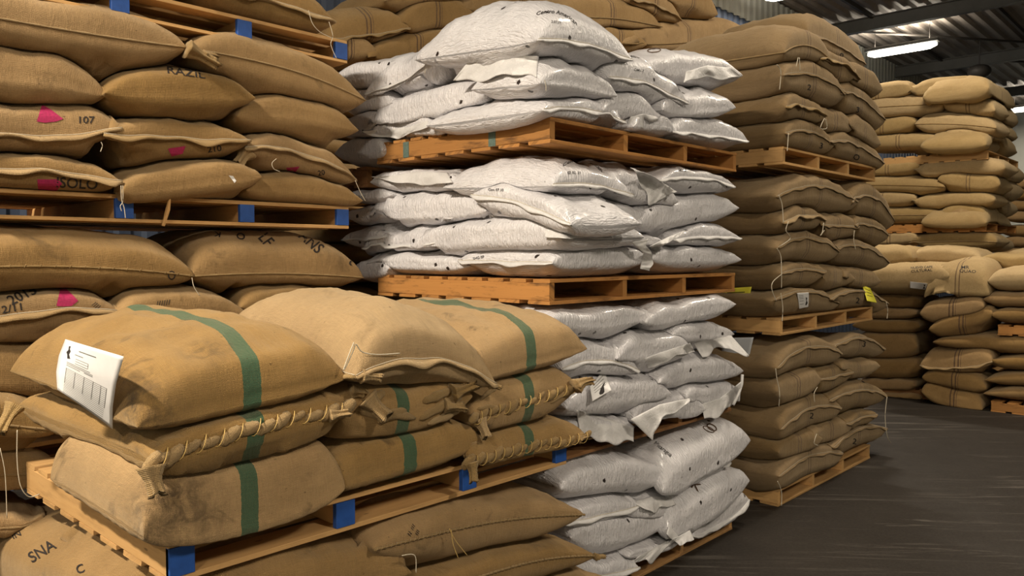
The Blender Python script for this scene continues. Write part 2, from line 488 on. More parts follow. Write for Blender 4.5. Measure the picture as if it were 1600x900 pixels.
# ---------------------------------------------------------------- pallets
SUPPORT = []       # (name, bbox, verts, faces) of everything a sack can lie on
def add_support(vs, fs):
    a = np.asarray(vs); SUPPORT.append((a.min(0), a.max(0), a, fs))
def pallet(label, x0, y0, z0, lx=2.05, ly=1.48, h=.135, mat='pine', paint=None, side_paint=None, nb=9, seed=0, axis='y', chips=False):
    """stringers run along Y (their ends show on the aisle face), deck boards along X; axis='x' swaps them"""
    random.seed(seed)
    e = empty('pallet', (x0 + lx / 2, y0 + ly / 2, z0)); tag(e, label, 'pallet', 'wooden pallets under the sacks')
    th = .019; sw = .042
    def bx(mb, a0, b0, c0, a1, b1, c1, **k):
        if axis == 'y': mb.box(a0, b0, c0, a1, b1, c1, **k)
        else: mb.box(x0 + (b0 - y0), y0 + (a0 - x0), c0, x0 + (b1 - y0), y0 + (a1 - x0), c1, **k)
    LX, LY = (lx, ly) if axis == 'y' else (ly, lx)
    for i in range(4):
        xs = x0 + (LX - sw) * i / 3
        mb = MB(); bx(mb, xs, y0 + .004, z0 + th, xs + sw, y0 + LY - .004, z0 + h - th, bev=.003)
        st = mb.build('stringer', M[mat], e)
        if paint:
            pw = .085
            a = min(max(xs + sw / 2 - pw / 2, x0), x0 + LX - pw)
            mb = MB(); bx(mb, a, y0 - .004, z0 + th + .001, a + pw, y0 + .022, z0 + h - th - .001, bev=.002)
            mb.build('painted_end', M[paint], st)
    if side_paint:
        for f in side_paint:
            mb = MB(); bx(mb, x0 - .0025, y0 + LY * f, z0 + th, x0 - .0005, y0 + LY * f + .055, z0 + h - th)
            mb.build('paint_stripe', M['teal'], e)
    def deck(n, za, zb, nm):
        wd = LY / (n + (n - 1) * .42) if n > 5 else .11
        for i in range(n):
            ys = y0 + (LY - wd) * i / (n - 1)
            mb = MB(); bx(mb, x0, ys, za, x0 + LX, ys + wd, zb, jit=.0012, bev=.002)
            mb.build(nm, M[mat], e)
    deck(nb, z0 + h - th, z0 + h, 'deck_board')
    deck(7, z0, z0 + th, 'base_board')
    add_support([(x0, y0, z0 + h), (x0 + lx, y0, z0 + h), (x0 + lx, y0 + ly, z0 + h), (x0, y0 + ly, z0 + h)], [(0, 1, 2, 3)])
    return e
add_support([(-8, -9, 0), (34, -9, 0), (34, 9, 0), (-8, 9, 0)], [(0, 1, 2, 3)])
# ---------------------------------------------------------------- sacks
BAGS = {}
def vnoise(P, rng, amp, wl, n=7):
    """smooth random field, sum of plane waves"""
    out = np.zeros(P.shape[0])
    for i in range(n):
        d = rng.normal(size=3); d /= np.linalg.norm(d)
        k = 2 * math.pi / (wl * rng.uniform(.6, 1.6))
        out += np.sin(P @ d * k + rng.uniform(0, 6.28))
    return out * amp / math.sqrt(n)
def sack(key, label, face, pl, A, B, yt, yb, W=.9, mat='jute', p=3.2, q=None, r=.5, rq=None, crown=False, sm=None, e=.05, pitch=0.0, skew=0.0,
         seam='f', hem='cord', n=None, stripe=0.0, wrk=1.0, xm=None, drop=None, group=None, conform=True, hmin=.10, depth_tilt=0.0, yaw=0.0, cat='sack', Wpx=None, dirt=None):
    """A,B: the two corners of the seen side; yt,yb: heights of its crown and underside; W: how deep it reaches into the stack"""
    if q is None: q = 3.7 if mat == 'white' else 4.4
    if rq is None: rq = .45 if mat == 'white' else .42
    pa, pb = pl if isinstance(pl, tuple) else (pl, pl)
    P0 = onF(face, A[0], A[1], pa); P1 = onF(face, B[0], B[1], pb)
    if Wpx is not None:
        if face == 'f': W = abs(onX(Wpx, 400, P0.x).y - P0.y)
        else: W = abs(onY(Wpx, 400, P1.y).x - P1.x)
    xm = xm if xm is not None else (A[0] + B[0]) / 2
    pm = (pa + pb) / 2
    kt = .33 if crown else .08
    Pt = onF(face, xm, yt, pm + kt * W * (1 if yt >= 385 else 1)); Pb = onF(face, xm, yb, pm + .04)
    zt, zb = Pt.z, Pb.z
    if zt - zb < hmin: zt = zb + hmin
    ys = sm
    zm = onF(face, xm, ys, pm).z if ys is not None else zb + .45 * (zt - zb)
    zm = min(max(zm, zb + .12 * (zt - zb)), zt - .12 * (zt - zb))
    a = Vector((P1.x - P0.x, P1.y - P0.y, 0)); Lx = a.length; a.normalize()
    b = Vector((-a.y, a.x, 0))
    dist = ((P0 + P1) / 2 - O).length
    if n is None: n = 44 if dist < 3.6 else 34 if dist < 6 else 22 if dist < 9 else 16
    na = n; nb = max(12, int(n * min(1.2, max(.7, W / Lx))))
    seed = sum(ord(c) * (i + 7) for i, c in enumerate(key)) % 99991
    rng = np.random.default_rng(seed)
    sa = np.sin(np.linspace(-1, 1, na + 1) * math.pi / 2); ta = np.sin(np.linspace(-1, 1, nb + 1) * math.pi / 2)
    S, T = np.meshgrid(sa, ta, indexing='ij')
    sk = S + skew * (1 - S ** 2)
    prof = np.clip(1 - np.abs(sk) ** p, 0, 1) ** r * np.clip(1 - np.abs(T) ** q, 0, 1) ** rq
    # outline: edges drawn in, corners left standing out
    X = S * Lx / 2 * (1 - e * (1 - T ** 2) ** 1) * (1 + .0 * T)
    Yv = (T + 1) * W / 2
    Yv = W / 2 + T * W / 2 * (1 - e * .8 * (1 - S ** 2))
    if mat != 'white' or True:                     # the filled body leans out past the rim
        Yv = Yv + np.sign(T) * .020 * np.exp(-((np.abs(T) - .93) / .06) ** 2) * (np.abs(T) < .9995) * np.clip(1 - np.abs(S) ** 6, 0, 1)
    # uneven outline
    X = X + .008 * np.sin(T * rng.uniform(2, 4) + rng.uniform(0, 6)) * wrk; Yv = Yv + .008 * np.sin(S * rng.uniform(2, 5) + rng.uniform(0, 6)) * wrk
    # rim height: quadratic through both corners and the middle
    z0, z1 = P0.z, P1.z
    c0 = zm; c1 = (z1 - z0) / 2; c2 = (z0 + z1) / 2 - zm
    R = c0 + c1 * S + c2 * S ** 2
    # away from the seen side the rim returns to mid height
    back = (T + 1) / 2
    zmid = zb + .45 * (zt - zb)
    R = R * (1 - .55 * back) + (zmid + c1 * S * (1 - .3 * back)) * .55 * back
    R = R + pitch * (Yv)
    ht = np.maximum(zt - R - pitch * Yv, .02); hb = np.maximum(R - pitch * Yv - zb, .02)
    ht = (zt - zm) * np.ones_like(R); hb = (zm - zb) * np.ones_like(R)
    TOPz = R + ht * prof; BOTz = R - hb * prof
    cen = (P0 + P1) / 2
    def world(Xl, Yl, Z): return np.stack([cen.x + a.x * Xl + b.x * Yl, cen.y + a.y * Xl + b.y * Yl, Z], -1)
    # conform to whatever lies below
    def nz(Pw, amp, wl): return vnoise(Pw.reshape(-1, 3) + seed * .37, rng, amp, wl).reshape(Pw.shape[:2])
    topP = world(X, Yv, TOPz); 
    bump = nz(topP, .010 * wrk, .28) + nz(topP, .0035 * wrk, .09)
    TOPz = TOPz + bump * prof ** .5
    if mat == 'white': wrk = wrk * .6
    # gathers running in from the corners and ends
    g = np.exp(-(1 - np.abs(S)) / .16) * np.sin(T * 26 + 3 * np.sin(T * 5 + seed)) + np.exp(-(1 - np.abs(T)) / .10) * np.sin(S * 34 + 2 * np.sin(S * 7 + seed)) * .7
    gg = g * .0035 * wrk * np.clip(prof * 3, 0, 1)
    TOPz += gg; BOTz += gg
    # sideways bulge of the seen side: cloth leans out past the seam
    blg = np.clip(prof, 0, 1)
    if conform:
        lo = world(X, Yv, BOTz).reshape(-1, 3); mn = lo.min(0) - .02; mx = topP.reshape(-1, 3).max(0) + .02
        vs, fs, off = [], [], 0
        for (bmn, bmx, va, fa) in SUPPORT:
            if (bmn[:2] < mx[:2]).all() and (bmx[:2] > mn[:2]).all() and bmn[2] < mx[2] and bmx[2] > mn[2] - .12:
                vs += va.tolist(); fs += [tuple(i + off for i in f) for f in fa]; off += len(va)
        if vs:
            bv = BVHTree.FromPolygons(vs, fs)
            BF = BOTz.copy(); tf = TOPz
            for i in range(na + 1):
                for j in range(nb + 1):
                    pt = world(X[i, j], Yv[i, j], 0.0)
                    h = bv.ray_cast(Vector((pt[0], pt[1], float(tf[i, j]) + .03)), Vector((0, 0, -1)))[0]
                    if h is None: continue
                    gap = BOTz[i, j] - h.z
                    if gap < .003: BF[i, j] = h.z + .003
                    elif gap < .10: BF[i, j] = BOTz[i, j] - (gap - .003) * min(1, max(0, (prof[i, j] - .50) * 2.2))
            # smooth the pushed field a little
            D = BF - BOTz
            for _ in range(1):
                Dp = np.pad(D, 1, mode='edge')
                Ds = (Dp[1:-1, 1:-1] * 2 + Dp[:-2, 1:-1] + Dp[2:, 1:-1] + Dp[1:-1, :-2] + Dp[1:-1, 2:]) / 6
                D = np.maximum(D, Ds)
            BOTz = BOTz + D
            TOPz = np.maximum(TOPz, BOTz + .012 * np.clip(prof * 4, 0, 1))
    rimm = (np.abs(S) > .9999) | (np.abs(T) > .9999)
    mz = np.where(rimm, BOTz, 0)
    TOPz = np.where(rimm, BOTz, TOPz)
    TP = world(X, Yv, TOPz); BP = world(X, Yv, BOTz)
    # verts and faces
    idt = np.arange((na + 1) * (nb + 1)).reshape(na + 1, nb + 1)
    idb = idt.copy(); nin = (na - 1) * (nb - 1)
    idb[1:-1, 1:-1] = (na + 1) * (nb + 1) + np.arange(nin).reshape(na - 1, nb - 1)
    V = np.concatenate([TP.reshape(-1, 3), BP[1:-1, 1:-1].reshape(-1, 3)])
    def quads(I): return np.stack([I[:-1, :-1], I[1:, :-1], I[1:, 1:], I[:-1, 1:]], -1).reshape(-1, 4)
    F = np.concatenate([quads(idt), quads(idb)[:, ::-1]]).tolist()
    def arc(Pw):
        du = np.linalg.norm(np.diff(Pw, axis=0), axis=-1); dv = np.linalg.norm(np.diff(Pw, axis=1), axis=-1)
        U = np.concatenate([np.zeros((1, nb + 1)), np.cumsum(du, 0)]); Vv = np.concatenate([np.zeros((na + 1, 1)), np.cumsum(dv, 1)], 1)
        return U - U[na // 2:na // 2 + 1], Vv
    Ut, Vt = arc(TP); Ub, Vb = arc(BP)
    UV = np.concatenate([np.stack([Ut, Vt], -1).reshape(-1, 2), np.stack([Ub, -Vb], -1)[1:-1, 1:-1].reshape(-1, 2)])
    o = mkobj('sack', V, F, M[mat], None, True, UV, loc=(cen.x + b.x * W / 2, cen.y + b.y * W / 2, float(BOTz.min())))
    at = o.data.attributes.new('sn', 'FLOAT', 'POINT')
    sn = np.concatenate([X.reshape(-1), X[1:-1, 1:-1].reshape(-1)]) - stripe * Lx / 2
    at.data.foreach_set('value', sn.astype(np.float32))
    if mat != 'white':
        dv = np.zeros(len(V))
        for (dx, dy, dr, ds) in (dirt or []):
            dd_ = ray(dx, dy).normalized(); hh = BVHTree.FromPolygons(V.tolist(), F).ray_cast(O, dd_)[0]
            if hh is not None: dv = np.maximum(dv, ds * np.clip(1.3 - np.linalg.norm(V - np.array(hh), axis=1) / dr, 0, 1))
        o.data.attributes.new('dirt', 'FLOAT', 'POINT').data.foreach_set('value', dv.astype(np.float32))
    o['label'] = label; o['category'] = cat
    if group: o['group'] = group
    SUPPORT.append((V.min(0), V.max(0), V, F))
    bvh = BVHTree.FromPolygons(V.tolist(), F)
    BAGS[key] = dict(o=o, bvh=bvh, TP=TP, a=a, b=b, na=na, nb=nb, W=W, L=Lx, rng=rng, mat=mat)
    curves = {'f': TP[:, 0], 'l': TP[0, :], 'r': TP[-1, :], 'b': TP[:, -1]}
    outd = {'f': -b, 'l': -a, 'r': a, 'b': b}
    for ch in seam:
        make_hem(o, curves[ch], outd[ch], hem, rng, mat, dist)
    return o
def resample(C, step):
    C = np.asarray(C); d = np.concatenate([[0], np.cumsum(np.linalg.norm(np.diff(C, axis=0), axis=1))])
    n = max(4, int(d[-1] / step)); t = np.linspace(0, d[-1], n)
    return np.stack([np.interp(t, d, C[:, i]) for i in range(3)], -1), t
def make_hem(o, C, od, kind, rng, mat, dist):
    od = Vector(od); up = Vector((0, 0, 1))
    if kind == 'none': return
    if kind == 'cord':
        P, t = resample(C, .012 if dist < 4 else .03)
        mb = MB()
        pts = [Vector(p) + od * .003 for p in P]
        r0 = .0052 if dist < 6 else .0065
        mb.tube(pts, r0, 6, rf=lambda f: r0 * (1 + .25 * math.sin(f * len(pts) * 1.9)))
        mb.build('seam', M['cord'], o, True)
        if dist < 4.2:
            mb = MB()
            for i in range(1, len(pts) - 1, 2):
                d = (pts[i + 1] - pts[i - 1]).normalized()
                c = pts[i] + od * .002
                mb.tube([c - up * .009 - d * .004, c + od * .004, c + up * .009 + d * .004], .0016, 4)
            mb.build('stitching', M['cord'], o, True)
    elif kind in ('fold', 'white', 'dcord'):
        P, t = resample(C, .02)
        wd = {'fold': .030, 'white': .016, 'dcord': .010}[kind]; th = {'fold': .007, 'white': .005, 'dcord': .0042}[kind]
        ph = rng.uniform(0, 6, 4); vs, fs = [], []
        amp = {'fold': .010, 'white': .004, 'dcord': .004}[kind]
        for i, p in enumerate(P):
            x = t[i]
            env = min(1, min(i, len(P) - 1 - i) / 3 + .35)
            wv = amp * (math.sin(x * 14 + ph[0]) + .6 * math.sin(x * 31 + ph[1]))
            ww = wd * env * (1 + .2 * math.sin(x * 19 + ph[2]))
            c = Vector(p)
            prof = [(-.010, th), (ww * .35, th + .002), (ww * .5, th * .5), (ww * .72, th + .001), (ww, th * .9), (ww + .002, 0), (ww, -th * .9), (ww * .5, -th * .6), (-.010, -th)]
            for (u, v) in prof:
                k = max(0, u) / wd
                vs.append(tuple(c + od * u + up * (v + wv * k - .010 * k * k)))
        m = 9
        for i in range(len(P) - 1):
            for k in range(m):
                k2 = (k + 1) % m
                fs.append((i * m + k, (i + 1) * m + k, (i + 1) * m + k2, i * m + k2))
        fs.append(tuple(range(m))); fs.append(tuple((len(P) - 1) * m + k for k in range(m))[::-1])
        uv = [(v[0] * .7 + v[1] * .7, v[2]) for v in vs]
        mkobj('hem', vs, fs, M['flap'] if kind == 'white' else M[mat] if kind == 'dcord' else M['cord'], o, True, uv)
        if kind != 'white' or dist < 5:
            mb = MB()
            mb.tube([Vector(vs[i * m + 1]) + up * .0015 for i in range(len(P))], .0016, 4)
            mb.build('stitching', M['twine'], o, True)
    elif kind == 'braid':
        P, t = resample(C, .058)
        mb = MB(); tw = MB()
        for i, p in enumerate(P):
            d = Vector(P[min(i + 1, len(P) - 1)] - P[max(i - 1, 0)]).normalized()
            s = 1 + .25 * rng.uniform(-1, 1)
            c = Vector(p) - od * .002 + up * rng.uniform(-.010, .010)
            ax = d + up * rng.uniform(.1, .75) + od * rng.uniform(-.2, .3)
            mb.blob(c, ax, .040 * s, .019 * s, .021 * s, twist=.8)
        turns = len(P) - 1; K = turns * 10; hx = []
        for k in range(K + 1):
            f = k / K * (len(P) - 1.001); i0 = int(f); fr = f - i0
            c = Vector(P[i0] * (1 - fr) + P[i0 + 1] * fr); th_ = 2 * math.pi * (f + .5)
            hx.append(c + od * (math.cos(th_) * .019 + .004) + up * math.sin(th_) * .026)
        tw.tube(hx, .0017, 5)
        mb.build('stitched_hem', M['cord'], o, True)
        tw.build('twine', M['straw'], o, True)
def tuft(key, px, py, pl, face, d, length=.07, r=.018, up=.3):
    """gathered corner of a sack: a pleated neck that flares open"""
    B_ = BAGS[key]; c = onF(face, px, py, pl); d = Vector(d).normalized()
    hit = B_['bvh'].ray_cast(O, ray(px, py).normalized())[0]
    if hit is not None and (hit - c).length < .25: c = hit - ray(px, py).normalized() * r * .4
    rng = random.Random(int(px * 13 + py)); a = d.cross(Vector((0, 0, 1)))
    if a.length < .1: a = d.cross(Vector((1, 0, 0)))
    a.normalize(); e2 = d.cross(a); n, m = 28, 12; vs, fs, uv = [], [], []
    ph = rng.uniform(0, 6); k1 = rng.choice((5, 6, 7)); bend = Vector((rng.uniform(-.3, .3), rng.uniform(-.2, .1), rng.uniform(-.4, .1)))
    for i in range(m + 1):
        t = i / m
        rad = r * (1.5 * (1 - t) ** 2 + .62 + .75 * max(0, t - .45) ** .8)
        pc = c + d * (length * (t * 1.25 - .25)) + bend * length * t * t
        for k in range(n):
            th = 2 * math.pi * k / n + t * 1.1
            q = rad * (1 + (.10 + .34 * t) * math.sin(k1 * th + ph) + .08 * math.sin(3 * th + ph * 2))
            e_ = length * .10 * t ** 3 * math.sin(2 * th + ph)
            vs.append(tuple(pc + a * math.cos(th) * q + e2 * math.sin(th) * q * .75 + d * e_)); uv.append((t * length, th * r))
    for i in range(m):
        for k in range(n):
            k2 = (k + 1) % n; fs.append((i * n + k, i * n + k2, (i + 1) * n + k2, (i + 1) * n + k))
    vs.append(tuple(c + d * length * .72)); uv.append((0, 0))
    for k in range(n): fs.append((m * n + k, m * n + (k + 1) % n, len(vs) - 1))
    vs.append(tuple(c - d * length * .25)); uv.append((0, 0))
    for k in range(n): fs.append(((k + 1) % n, k, len(vs) - 1))
    mkobj('gathered_corner', vs, fs, M['cord'] if B_['mat'] != 'white' else M['flap'], B_['o'], True, uv)
def ridge(key, pts, r=.016, mat=None, name='fold_of_cloth'):
    """a rolled fold of cloth lying on the sack"""
    B_ = BAGS[key]; P = []
    for i in range(len(pts) - 1):
        for k in range(5):
            t = k / 5; x = pts[i][0] * (1 - t) + pts[i + 1][0] * t; y = pts[i][1] * (1 - t) + pts[i + 1][1] * t
            h = B_['bvh'].ray_cast(O, ray(x, y).normalized())[0]
            if h is not None: P.append(h)
    if len(P) < 4: return
    Q = [P[0]] + [(P[i - 1] + P[i] * 2 + P[i + 1]) / 4 for i in range(1, len(P) - 1)] + [P[-1]]
    mb = MB(); mb.tube(Q, r, 8, rf=lambda f: r * (.25 + .75 * math.sin(math.pi * f) ** .6) * (1 + .12 * math.sin(f * 17)))
    mb.build(name, mat or M[B_['mat']] if B_['mat'] != 'green' else M['cord'], B_['o'], True)
def twine(key, pts, pl, face='f', r=.0024, mat='twine', name='loose_twine'):
    B_ = BAGS[key]
    P = [onF(face, x, y, pl) for x, y in pts]
    # smooth
    Q = []
    for i in range(len(P) - 1):
        p0, p1, p2, p3 = P[max(i - 1, 0)], P[i], P[i + 1], P[min(i + 2, len(P) - 1)]
        for k in range(6):
            t = k / 6
            Q.append(.5 * ((2 * p1) + (p2 - p0) * t + (2 * p0 - 5 * p1 + 4 * p2 - p3) * t * t + (3 * p1 - p0 - 3 * p2 + p3) * t ** 3))
    Q.append(P[-1])
    mb = MB(); mb.tube(Q, r, 5); return mb.build(name, M[mat], B_['o'], True)
def flap(key, root, tip, face='f', pr=0.0, pt=-.06, pl=None, ruf=.011, nr=7, mat='flap', name='loose_flap', seed=1):
    """loose cloth hanging off the sack, from a root line on it to a ragged free edge"""
    B_ = BAGS[key]; rng = random.Random(seed * 7 + len(root)); n = 40; m = 12
    def lin(pts, k):
        d = [0]
        for i in range(1, len(pts)): d.append(d[-1] + math.hypot(pts[i][0] - pts[i - 1][0], pts[i][1] - pts[i - 1][1]))
        return (np.interp(k * d[-1], d, [p[0] for p in pts]), np.interp(k * d[-1], d, [p[1] for p in pts]))
    ph = [rng.uniform(0, 6) for _ in range(6)]
    DS = np.zeros((n + 1, m + 1)); PX = np.zeros((n + 1, m + 1, 2))
    for i in range(n + 1):
        u = i / n; a = lin(root, u); b = lin(tip, u)
        rag = 1 + .16 * math.sin(u * 7 + ph[0]) + .07 * math.sin(u * 17 + ph[1])
        last = None
        for j in range(m + 1):
            v = j / m * rag
            x, y = a[0] * (1 - v) + b[0] * v, a[1] * (1 - v) + b[1] * v
            PX[i, j] = (x, y); dr = ray(x, y).normalized(); h = B_['bvh'].ray_cast(O, dr)[0]
            base = (onF(face, x, y, pl) - O).length
            if h is not None and abs((h - O).length - base) < .35: last = (h - O).length
            DS[i, j] = last if last is not None else base
    for _ in range(10):
        Dp = np.pad(DS, 1, mode='edge'); Sm = (Dp[:-2, 1:-1] + Dp[2:, 1:-1] + Dp[1:-1, :-2] + Dp[1:-1, 2:]) / 4
        DS = np.minimum(DS + .002, Sm * .7 + DS * .3)
    vs, fs = [], []
    for i in range(n + 1):
        u = i / n
        for j in range(m + 1):
            v = j / m
            off = .004 + .030 * v + ruf * 1.5 * v * (math.sin(u * nr * 1.4 + ph[3] + v * 1.5) + .5 * math.sin(u * nr * 3.1 + ph[4] - v) + .2 * math.sin(u * nr * 6 + v * 5 + ph[5]))
            vs.append(tuple(O + ray(*PX[i, j]).normalized() * (DS[i, j] - off)))
    for i in range(n):
        for j in range(m):
            k = i * (m + 1) + j
            fs.append((k, k + m + 1, k + m + 2, k + 1))
    o = mkobj(name, vs, fs, M[mat], B_['o'], True, [(v[0], v[2]) for v in vs])
    s = o.modifiers.new('thickness', 'SOLIDIFY'); s.thickness = .002; s.offset = 0
    return o
_txt = {}
def text_geo(s):
    if s in _txt: return _txt[s]
    c = bpy.data.curves.new('t', 'FONT'); c.body = s; c.size = 1.0; c.resolution_u = 3; c.align_x = 'CENTER'; c.align_y = 'CENTER'; c.offset = .012
    o = bpy.data.objects.new('t', c); COL.objects.link(o)
    dg = bpy.context.evaluated_depsgraph_get(); me = o.evaluated_get(dg).to_mesh()
    bm = bmesh.new(); bm.from_mesh(me); o.evaluated_get(dg).to_mesh_clear()
    xs = [v.co.x for v in bm.verts]; x = min(xs)
    while x < max(xs):
        x += .22
        bmesh.ops.bisect_plane(bm, geom=bm.verts[:] + bm.edges[:] + bm.faces[:], plane_co=(x, 0, 0), plane_no=(1, 0, 0))
    for y in (-.2, 0, .2): bmesh.ops.bisect_plane(bm, geom=bm.verts[:] + bm.edges[:] + bm.faces[:], plane_co=(0, y, 0), plane_no=(0, 1, 0))
    bmesh.ops.triangulate(bm, faces=bm.faces[:])
    bm.verts.index_update()
    r = ([(v.co.x, v.co.y) for v in bm.verts], [tuple(v.index for v in f.verts) for f in bm.faces])
    bm.free(); bpy.data.objects.remove(o); bpy.data.curves.remove(c)
    _txt[s] = r
    return r
def stamp(key, verts2, faces, c, ax, bx, mat, name='printing', lift=.0022, arc=0.0):
    """lays flat artwork onto a sack"""
    B_ = BAGS[key] if isinstance(key, str) else key
    vs = []; ok = {}
    for i, (u, v) in enumerate(verts2):
        v2 = v - arc * u * u
        px = c[0] + ax[0] * u + bx[0] * v2; py = c[1] + ax[1] * u + bx[1] * v2
        d = ray(px, py).normalized()
        h, nrm, _, _ = B_['bvh'].ray_cast(O, d)
        if h is None: continue
        if nrm.dot(d) > 0: nrm = -nrm
        ok[i] = len(vs); vs.append(tuple(h + nrm * lift))
    fs = []
    for f in faces:
        if all(i in ok for i in f):
            p = [Vector(vs[ok[i]]) for i in f]
            if max((p[i] - p[i - 1]).length for i in range(len(p))) < .25: fs.append(tuple(ok[i] for i in f))
    if not fs: return None
    o = mkobj(name, vs, fs, M[mat], B_['o'], False)
    return o
def text(key, s, c, h, rot=0, mat='ink', sx=1.0, skewx=0.0, arc=0.0, name='printed_lettering'):
    """h: letter height on the photograph, rot: degrees counter-clockwise"""
    v, f = text_geo(s); k = h / .72; r = math.radians(rot)
    ax = (math.cos(r) * k * sx, -math.sin(r) * k * sx); bx = (-math.sin(r) * k + skewx * k, -math.cos(r) * k)
    return stamp(key, v, f, c, ax, bx, mat, name, arc=arc)
def blot(key, pts, mat='pink', name='painted_mark'):
    """filled polygon in photograph pixels, finely triangulated"""
    bm = bmesh.new(); f = bm.faces.new([bm.verts.new((x, y, 0)) for x, y in pts])
    xs = [p[0] for p in pts]; ys = [p[1] for p in pts]
    st = max(3.0, (max(xs) - min(xs)) / 12)
    x = min(xs)
    while x < max(xs): x += st; bmesh.ops.bisect_plane(bm, geom=bm.verts[:] + bm.edges[:] + bm.faces[:], plane_co=(x, 0, 0), plane_no=(1, 0, 0))
    y = min(ys)
    while y < max(ys): y += st; bmesh.ops.bisect_plane(bm, geom=bm.verts[:] + bm.edges[:] + bm.faces[:], plane_co=(0, y, 0), plane_no=(0, 1, 0))
    bmesh.ops.triangulate(bm, faces=bm.faces[:]); bm.verts.index_update()
    v = [(q.co.x, q.co.y) for q in bm.verts]; fs = [tuple(q.index for q in g.verts) for g in bm.faces]; bm.free()
    return stamp(key, v, fs, (0, 0), (1, 0), (0, 1), mat, name)
def ring_mark(key, c, rx, ry, w, rot=0, mat='brownink'):
    v, f = [], []; n = 28; cr, sr = math.cos(math.radians(rot)), math.sin(math.radians(rot))
    for i in range(n + 1):
        t = 2 * math.pi * i / n
        for k in (1, 1 - w / rx):
            x, y = rx * k * math.cos(t), (ry - (1 - k) * rx) * math.sin(t)
            v.append((c[0] + x * cr + y * sr, c[1] - x * sr + y * cr))
    for i in range(n): f.append((2 * i, 2 * i + 2, 2 * i + 3, 2 * i + 1))
    return stamp(key, v, f, (0, 0), (1, 0), (0, 1), mat, 'painted_ring')

def filler(x0, y0, z0, z1, lx, ly, mat, label, group, hgt=.2, cols=3):
    """plain sacks that carry the pallet above them"""
    nl = max(1, round((z1 - z0) / hgt)); h = (z1 - z0) / nl; rng = random.Random(int(x0 * 7 + z0 * 13))
    first = None
    for l in range(nl):
        for c in range(cols):
            cx = x0 + lx * (c + .5) / cols; w_ = lx / cols * .99
            if first is None or True:
                n = 12; S = np.sin(np.linspace(-1, 1, n + 1) * math.pi / 2); Sg, Tg = np.meshgrid(S, S, indexing='ij')
                pr = np.clip(1 - np.abs(Sg) ** 4, 0, 1) ** .42 * np.clip(1 - np.abs(Tg) ** 5, 0, 1) ** .4
                Z = z0 + h * (l + .5); X = cx + Sg * w_ / 2 * (1 - .05 * (1 - Tg ** 2)); Y = y0 + ly / 2 + Tg * ly / 2 * (1 - .04 * (1 - Sg ** 2))
                T_ = np.stack([X, Y, Z + pr * h * .495], -1); B_ = np.stack([X, Y, Z - pr * h * .495], -1)
                it = np.arange((n + 1) ** 2).reshape(n + 1, n + 1); ib = it.copy(); ib[1:-1, 1:-1] = (n + 1) ** 2 + np.arange((n - 1) ** 2).reshape(n - 1, n - 1)
                V = np.concatenate([T_.reshape(-1, 3), B_[1:-1, 1:-1].reshape(-1, 3)])
                q = lambda I: np.stack([I[:-1, :-1], I[1:, :-1], I[1:, 1:], I[:-1, 1:]], -1).reshape(-1, 4)
                F = np.concatenate([q(it), q(ib)[:, ::-1]]).tolist()
                o = mkobj('sack', V, F, M[mat], None, True, V[:, :2] + V[:, 2:3], loc=(cx, y0 + ly / 2, Z - h * .495))
                tag(o, label, 'sack', group)
                SUPPORT.append((V.min(0), V.max(0), V, F))
# ================================================================ FRONT STACK (aisle, nearest)
FY = 2.42
pallet('pallet lying on the floor under the frontmost stack of sacks', 1.07, 2.5, 0.0, 2.0, 1.45, mat='pine', seed=3)
G0 = None
def S(*a, **k): return sack(*a, **k)
# lower level under the front pallet
S('F0x', 'brown sack in the shadow at the bottom of the front stack, mostly below the frame', 'f', 2.45, (280, 1150), (640, 1040), 985, 1140, W=1.2)
S('F0y', 'brown sack at the bottom of the front stack beside white sacks, mostly below the frame', 'f', 2.45, (650, 1040), (930, 985), 950, 1040, W=1.2)
S('F0e', 'brown sack at the lower picture edge, third down below the front pallet at its right', 'f', 2.45, (640, 1010), (945, 905), 885, 985, xm=850, W=1.2, hem='cord')
S('F0d', 'brown sack with a dark tuft on its right corner, second below the front pallet', 'f', 2.44, (560, 985), (934, 868), 835, 925, sm=885, xm=800, W=1.2, hem='cord')
S('F0c', 'long brown sack with a curved seam directly below the right half of the front pallet', 'f', 2.44, (585, 858), (912, 803), 757, 866, sm=817, xm=775, W=1.2, hem='cord')
S('F0b', 'brown sack at the bottom edge directly below the middle of the front pallet', 'f', 2.44, (285, 985), (645, 895), 832, 960, xm=510, W=1.15, seam='')
S('F0a', 'brown sack with black letters in the bottom left corner, below the front pallet end', 's', .98, (-75, 830), (178, 960), 822, 985, xm=45, W=.8, seam='')
text('F0a', 'SNA', (66, 862), 17, 32, sx=1.0); text('F0a', 'IN', (26, 836), 9, 25, sx=1.2); text('F0a', 'C', (126, 890), 14, 20)
text('F0c', '///', (645, 824), 5, 65, sx=1.5); text('F0c', '//', (640, 834), 6, 70, sx=1.5); text('F0c', '///', (652, 832), 5, 70, sx=1.4)

twine('F0c', [(705, 828), (708, 850), (716, 872)], 2.40, r=.0016, mat='straw'); twine('F0c', [(702, 826), (712, 845), (730, 868)], 2.40, r=.0016, mat='straw')
twine('F0c', [(628, 868), (648, 868), (650, 895)], 2.40, r=.002)
tuft('F0d', 934, 870, 2.42, 'f', (1, 0, -.2), .045, .012)
pf = pallet('yellow pine pallet with blue painted block ends under the green striped sacks in front', 1.07, 2.5, .945, 2.0, 1.45, mat='pine', paint='blue', seed=5)
GS = 'green striped sacks on the front pallet'
S('F1a', 'green striped sack with dark smudges, bottom layer at the left end of the front pallet', 'f', FY, (222, 838), (537, 762), 708, 842, sm=822, xm=385, Wpx=66, mat='green', seam='', p=5.5, r=.36, q=7, rq=.32, wrk=.8, group=GS, n=54, dirt=[(265, 790, .16, 1), (225, 835, .12, .9), (300, 820, .12, .8), (120, 790, .12, .5)])
